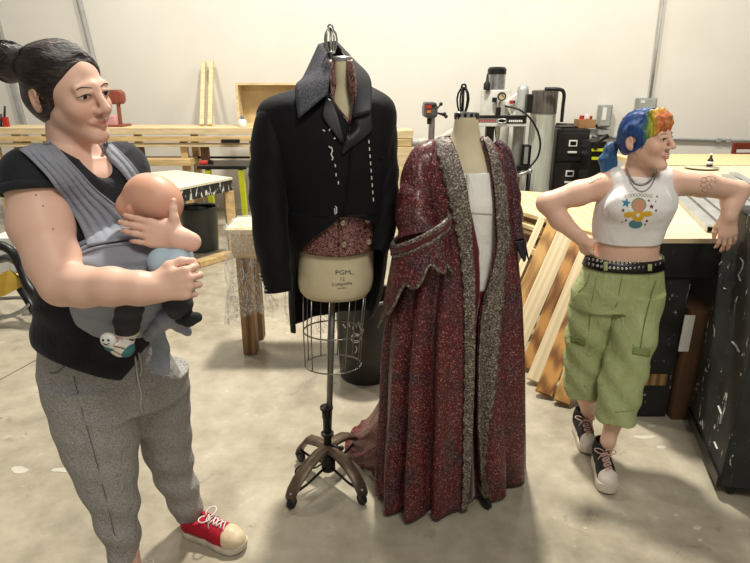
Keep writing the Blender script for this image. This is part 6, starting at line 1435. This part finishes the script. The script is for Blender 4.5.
# green cropped trousers
gc = NT('green_cotton'); gc.color(gc.ramp(gc.noise(gc.coord((1, 1, .7)), 7, 5), [(.3, (152, 161, 108)), (.7, (178, 187, 136))])); gc.set(roughness=.8, specular=.2); gc.bump(gc.noise(gc.coord((1, 1, .6)), 30, 5, .6, 1.2), .7, .014); green = gc.m
gp_ = SDF((.68, 1.9, .15), (1.32, 2.45, 1.12), .0038)
gp_.stack([S(256, 588.5, 660.5, 2.25, .10), S(272, 582, 662, 2.25, .112), S(290, 573.5, 663.5, 2.25, .118), S(306, 570, 661, 2.25, .112)], .02)
gp_.stack([S(290, 573.5, 620, 2.265, .10), S(306, 569.5, 620, 2.265, .095), S(340, 566, 613.5, 2.265, .088), S(370, 564.5, 608, 2.26, .083), S(388, 564.5, 604, 2.255, .08), S(394, 566, 602, 2.255, .078)], .012)
gp_.stack([S(290, 616, 663.5, 2.225, .105), S(306, 614.5, 661, 2.21, .098), S(340, 608, 654.5, 2.17, .092), S(370, 602, 646.5, 2.135, .086), S(400, 597, 638.5, 2.105, .08), S(418, 597, 634.5, 2.09, .076)], .003)
def gdisp(X, Y, Z): return .0042*np.sin(52*Z+30*(X-.9*Y)+4*snoise(X, Y, Z, 11, 6))*np.clip((.85-Z)*4+.2, .2, 1)+.0032*snoise(X, Y, Z, 34, 2)
gp_.disp(gdisp); gtr_ = gp_.build('trousers', green, girl); bvJ = world_bvh(gtr_)
gs = M('green_seam', (112, 126, 72), .9); gd = M('green_dark', (126, 142, 84), .85)
for pts in ([(622, 276), (619, 292), (616, 306)], [(590, 273), (586, 284), (578, 292)], [(597, 276), (592, 300), (589, 330), (589, 352)], [(656, 280), (650, 300), (643, 330), (640, 352)], [(570, 333), (588, 337)], [(572, 302), (590, 306)], [(632, 345), (652, 348)], [(616, 306), (611, 325), (607, 345)], [(566, 382), (584, 386), (603, 385)], [(598, 408), (616, 412), (634, 410)]): line_on('seam', gs, gtr_, bvJ, pts, .0018)
for e0, e1 in (([(570, 334), (571, 342)], [(587, 338), (586, 346)]), ([(632, 346), (631, 354)], [(651, 349), (649, 357)])):
    m = MB(); m.grid(drape(bvJ, e0, e1, 6, 4, .005, 2.15)); m.build('pocket_flap', gd, gtr_, True, solid=.003)
line_on('flap_button', BLK, gtr_, bvJ, [(576, 341), (580, 343)], .003, .006)
line_on('pocket_zip', M('zip_white', (216, 216, 214), .5), gtr_, bvJ, [(576, 272.5), (586, 274.5)], .004, .002); line_on('pocket_zip', BLK, gtr_, bvJ, [(577, 270), (589, 271.5)], .0028, .002)
# studded belt
bl = MB(); bb_ = [(255, 588.6, 660.6, .099, 2.25), (260, 586.8, 661.2, .104, 2.25), (265.5, 584.6, 661.8, .108, 2.25)]
SHEAR[0] = 0; bl.rings([[pt_on(r, 2*math.pi*k/60, 2.0, .0045, 0) for k in range(60)] for r in bb_], True, False); belt = bl.build('belt', blackp, girl, True, solid=.006); bvB = world_bvh(belt)
stud = M('belt_stud', (206, 204, 200), .25, .9)
for k in range(18):
    u = 589+k*4.15
    if abs(u-606) < 3 or abs(u-649) < 3: continue
    for dv in (-2.6, 2.6):
        p = hit(bvB, u, 265.8+dv-5.5*((u-624)/38)**2, .001)
        if p is None: continue
        nn = V((p.x-.985, (p.y-2.25)*.8, 0)).normalized(); m = MB(); m.lathe(p, [(.0068, -.001), (.0062, .0012), (.003, .0026), (.0026, .0005), (0, .0005)], 10, nn); m.build('stud', stud, belt, True)
for u in (606, 649): m = MB(); m.grid(drape(bvB, [(u-2.4, 257.5), (u-2.8, 271.5)], [(u+2.4, 257.5), (u+2.2, 271.5)], 3, 6, .006, 2.14)); m.build('belt_loop', green, gtr_, True, solid=.003)
# tattoo lines, finger ring
tat = M('tattoo_ink', (112, 92, 88), .7)
for pts in (oval(704, 180, 3.2, 2.6, 12), oval(708.5, 179, 3, 2.4, 12), oval(703.5, 185, 3, 2.2, 12), [(701, 191), (705, 188), (708, 192), (712, 187), (709, 184), (713, 181), (716, 183)], [(700, 181), (702, 190), (706, 193)], oval(709, 187, 2.2, 2, 10), [(711, 176), (715, 178), (716, 181)]): line_on('tattoo', tat, girl, bvG, pts, .0010, .0003)
line_on('tattoo', tat, girl, bvG, [(583, 181), (590, 183), (596, 180), (602, 178)], .0010, .0003)
p = hit(bvG, 725.5, 246, 0); 
if p: m = MB(); m.tube([p+V((.0085*math.cos(a), .0085+.0085*math.sin(a), .001*math.cos(a))) for a in [k*math.pi/8 for k in range(16)]], .0014, 6, True); m.build('finger_ring', M('gold', (200, 160, 80), .25, .9), girl, True)
# platform high-top sneakers
bcan = M('black_canvas', (24, 24, 25), .75, 0, .2, 60); rub = M('ivory_rubber', (222, 212, 196), .5, 0, .08, 20); pl = M('pink_lace', (214, 178, 164), .8)
a, b = V((1.004, 2.155, .001)), V((.966, 1.915, .001)); sv = shoe(girl, 'shoe', axes(b-a), np.array(a), (b-a).length/.256, bcan, rub, rub, pl, True, .046, capy=.218)
a, b = V((1.0, 2.415, .001)), V((.985, 2.185, .001)); shoe(girl, 'shoe', axes(b-a), np.array(a), (b-a).length/.256, bcan, rub, rub, pl, True, .046, capy=.218)
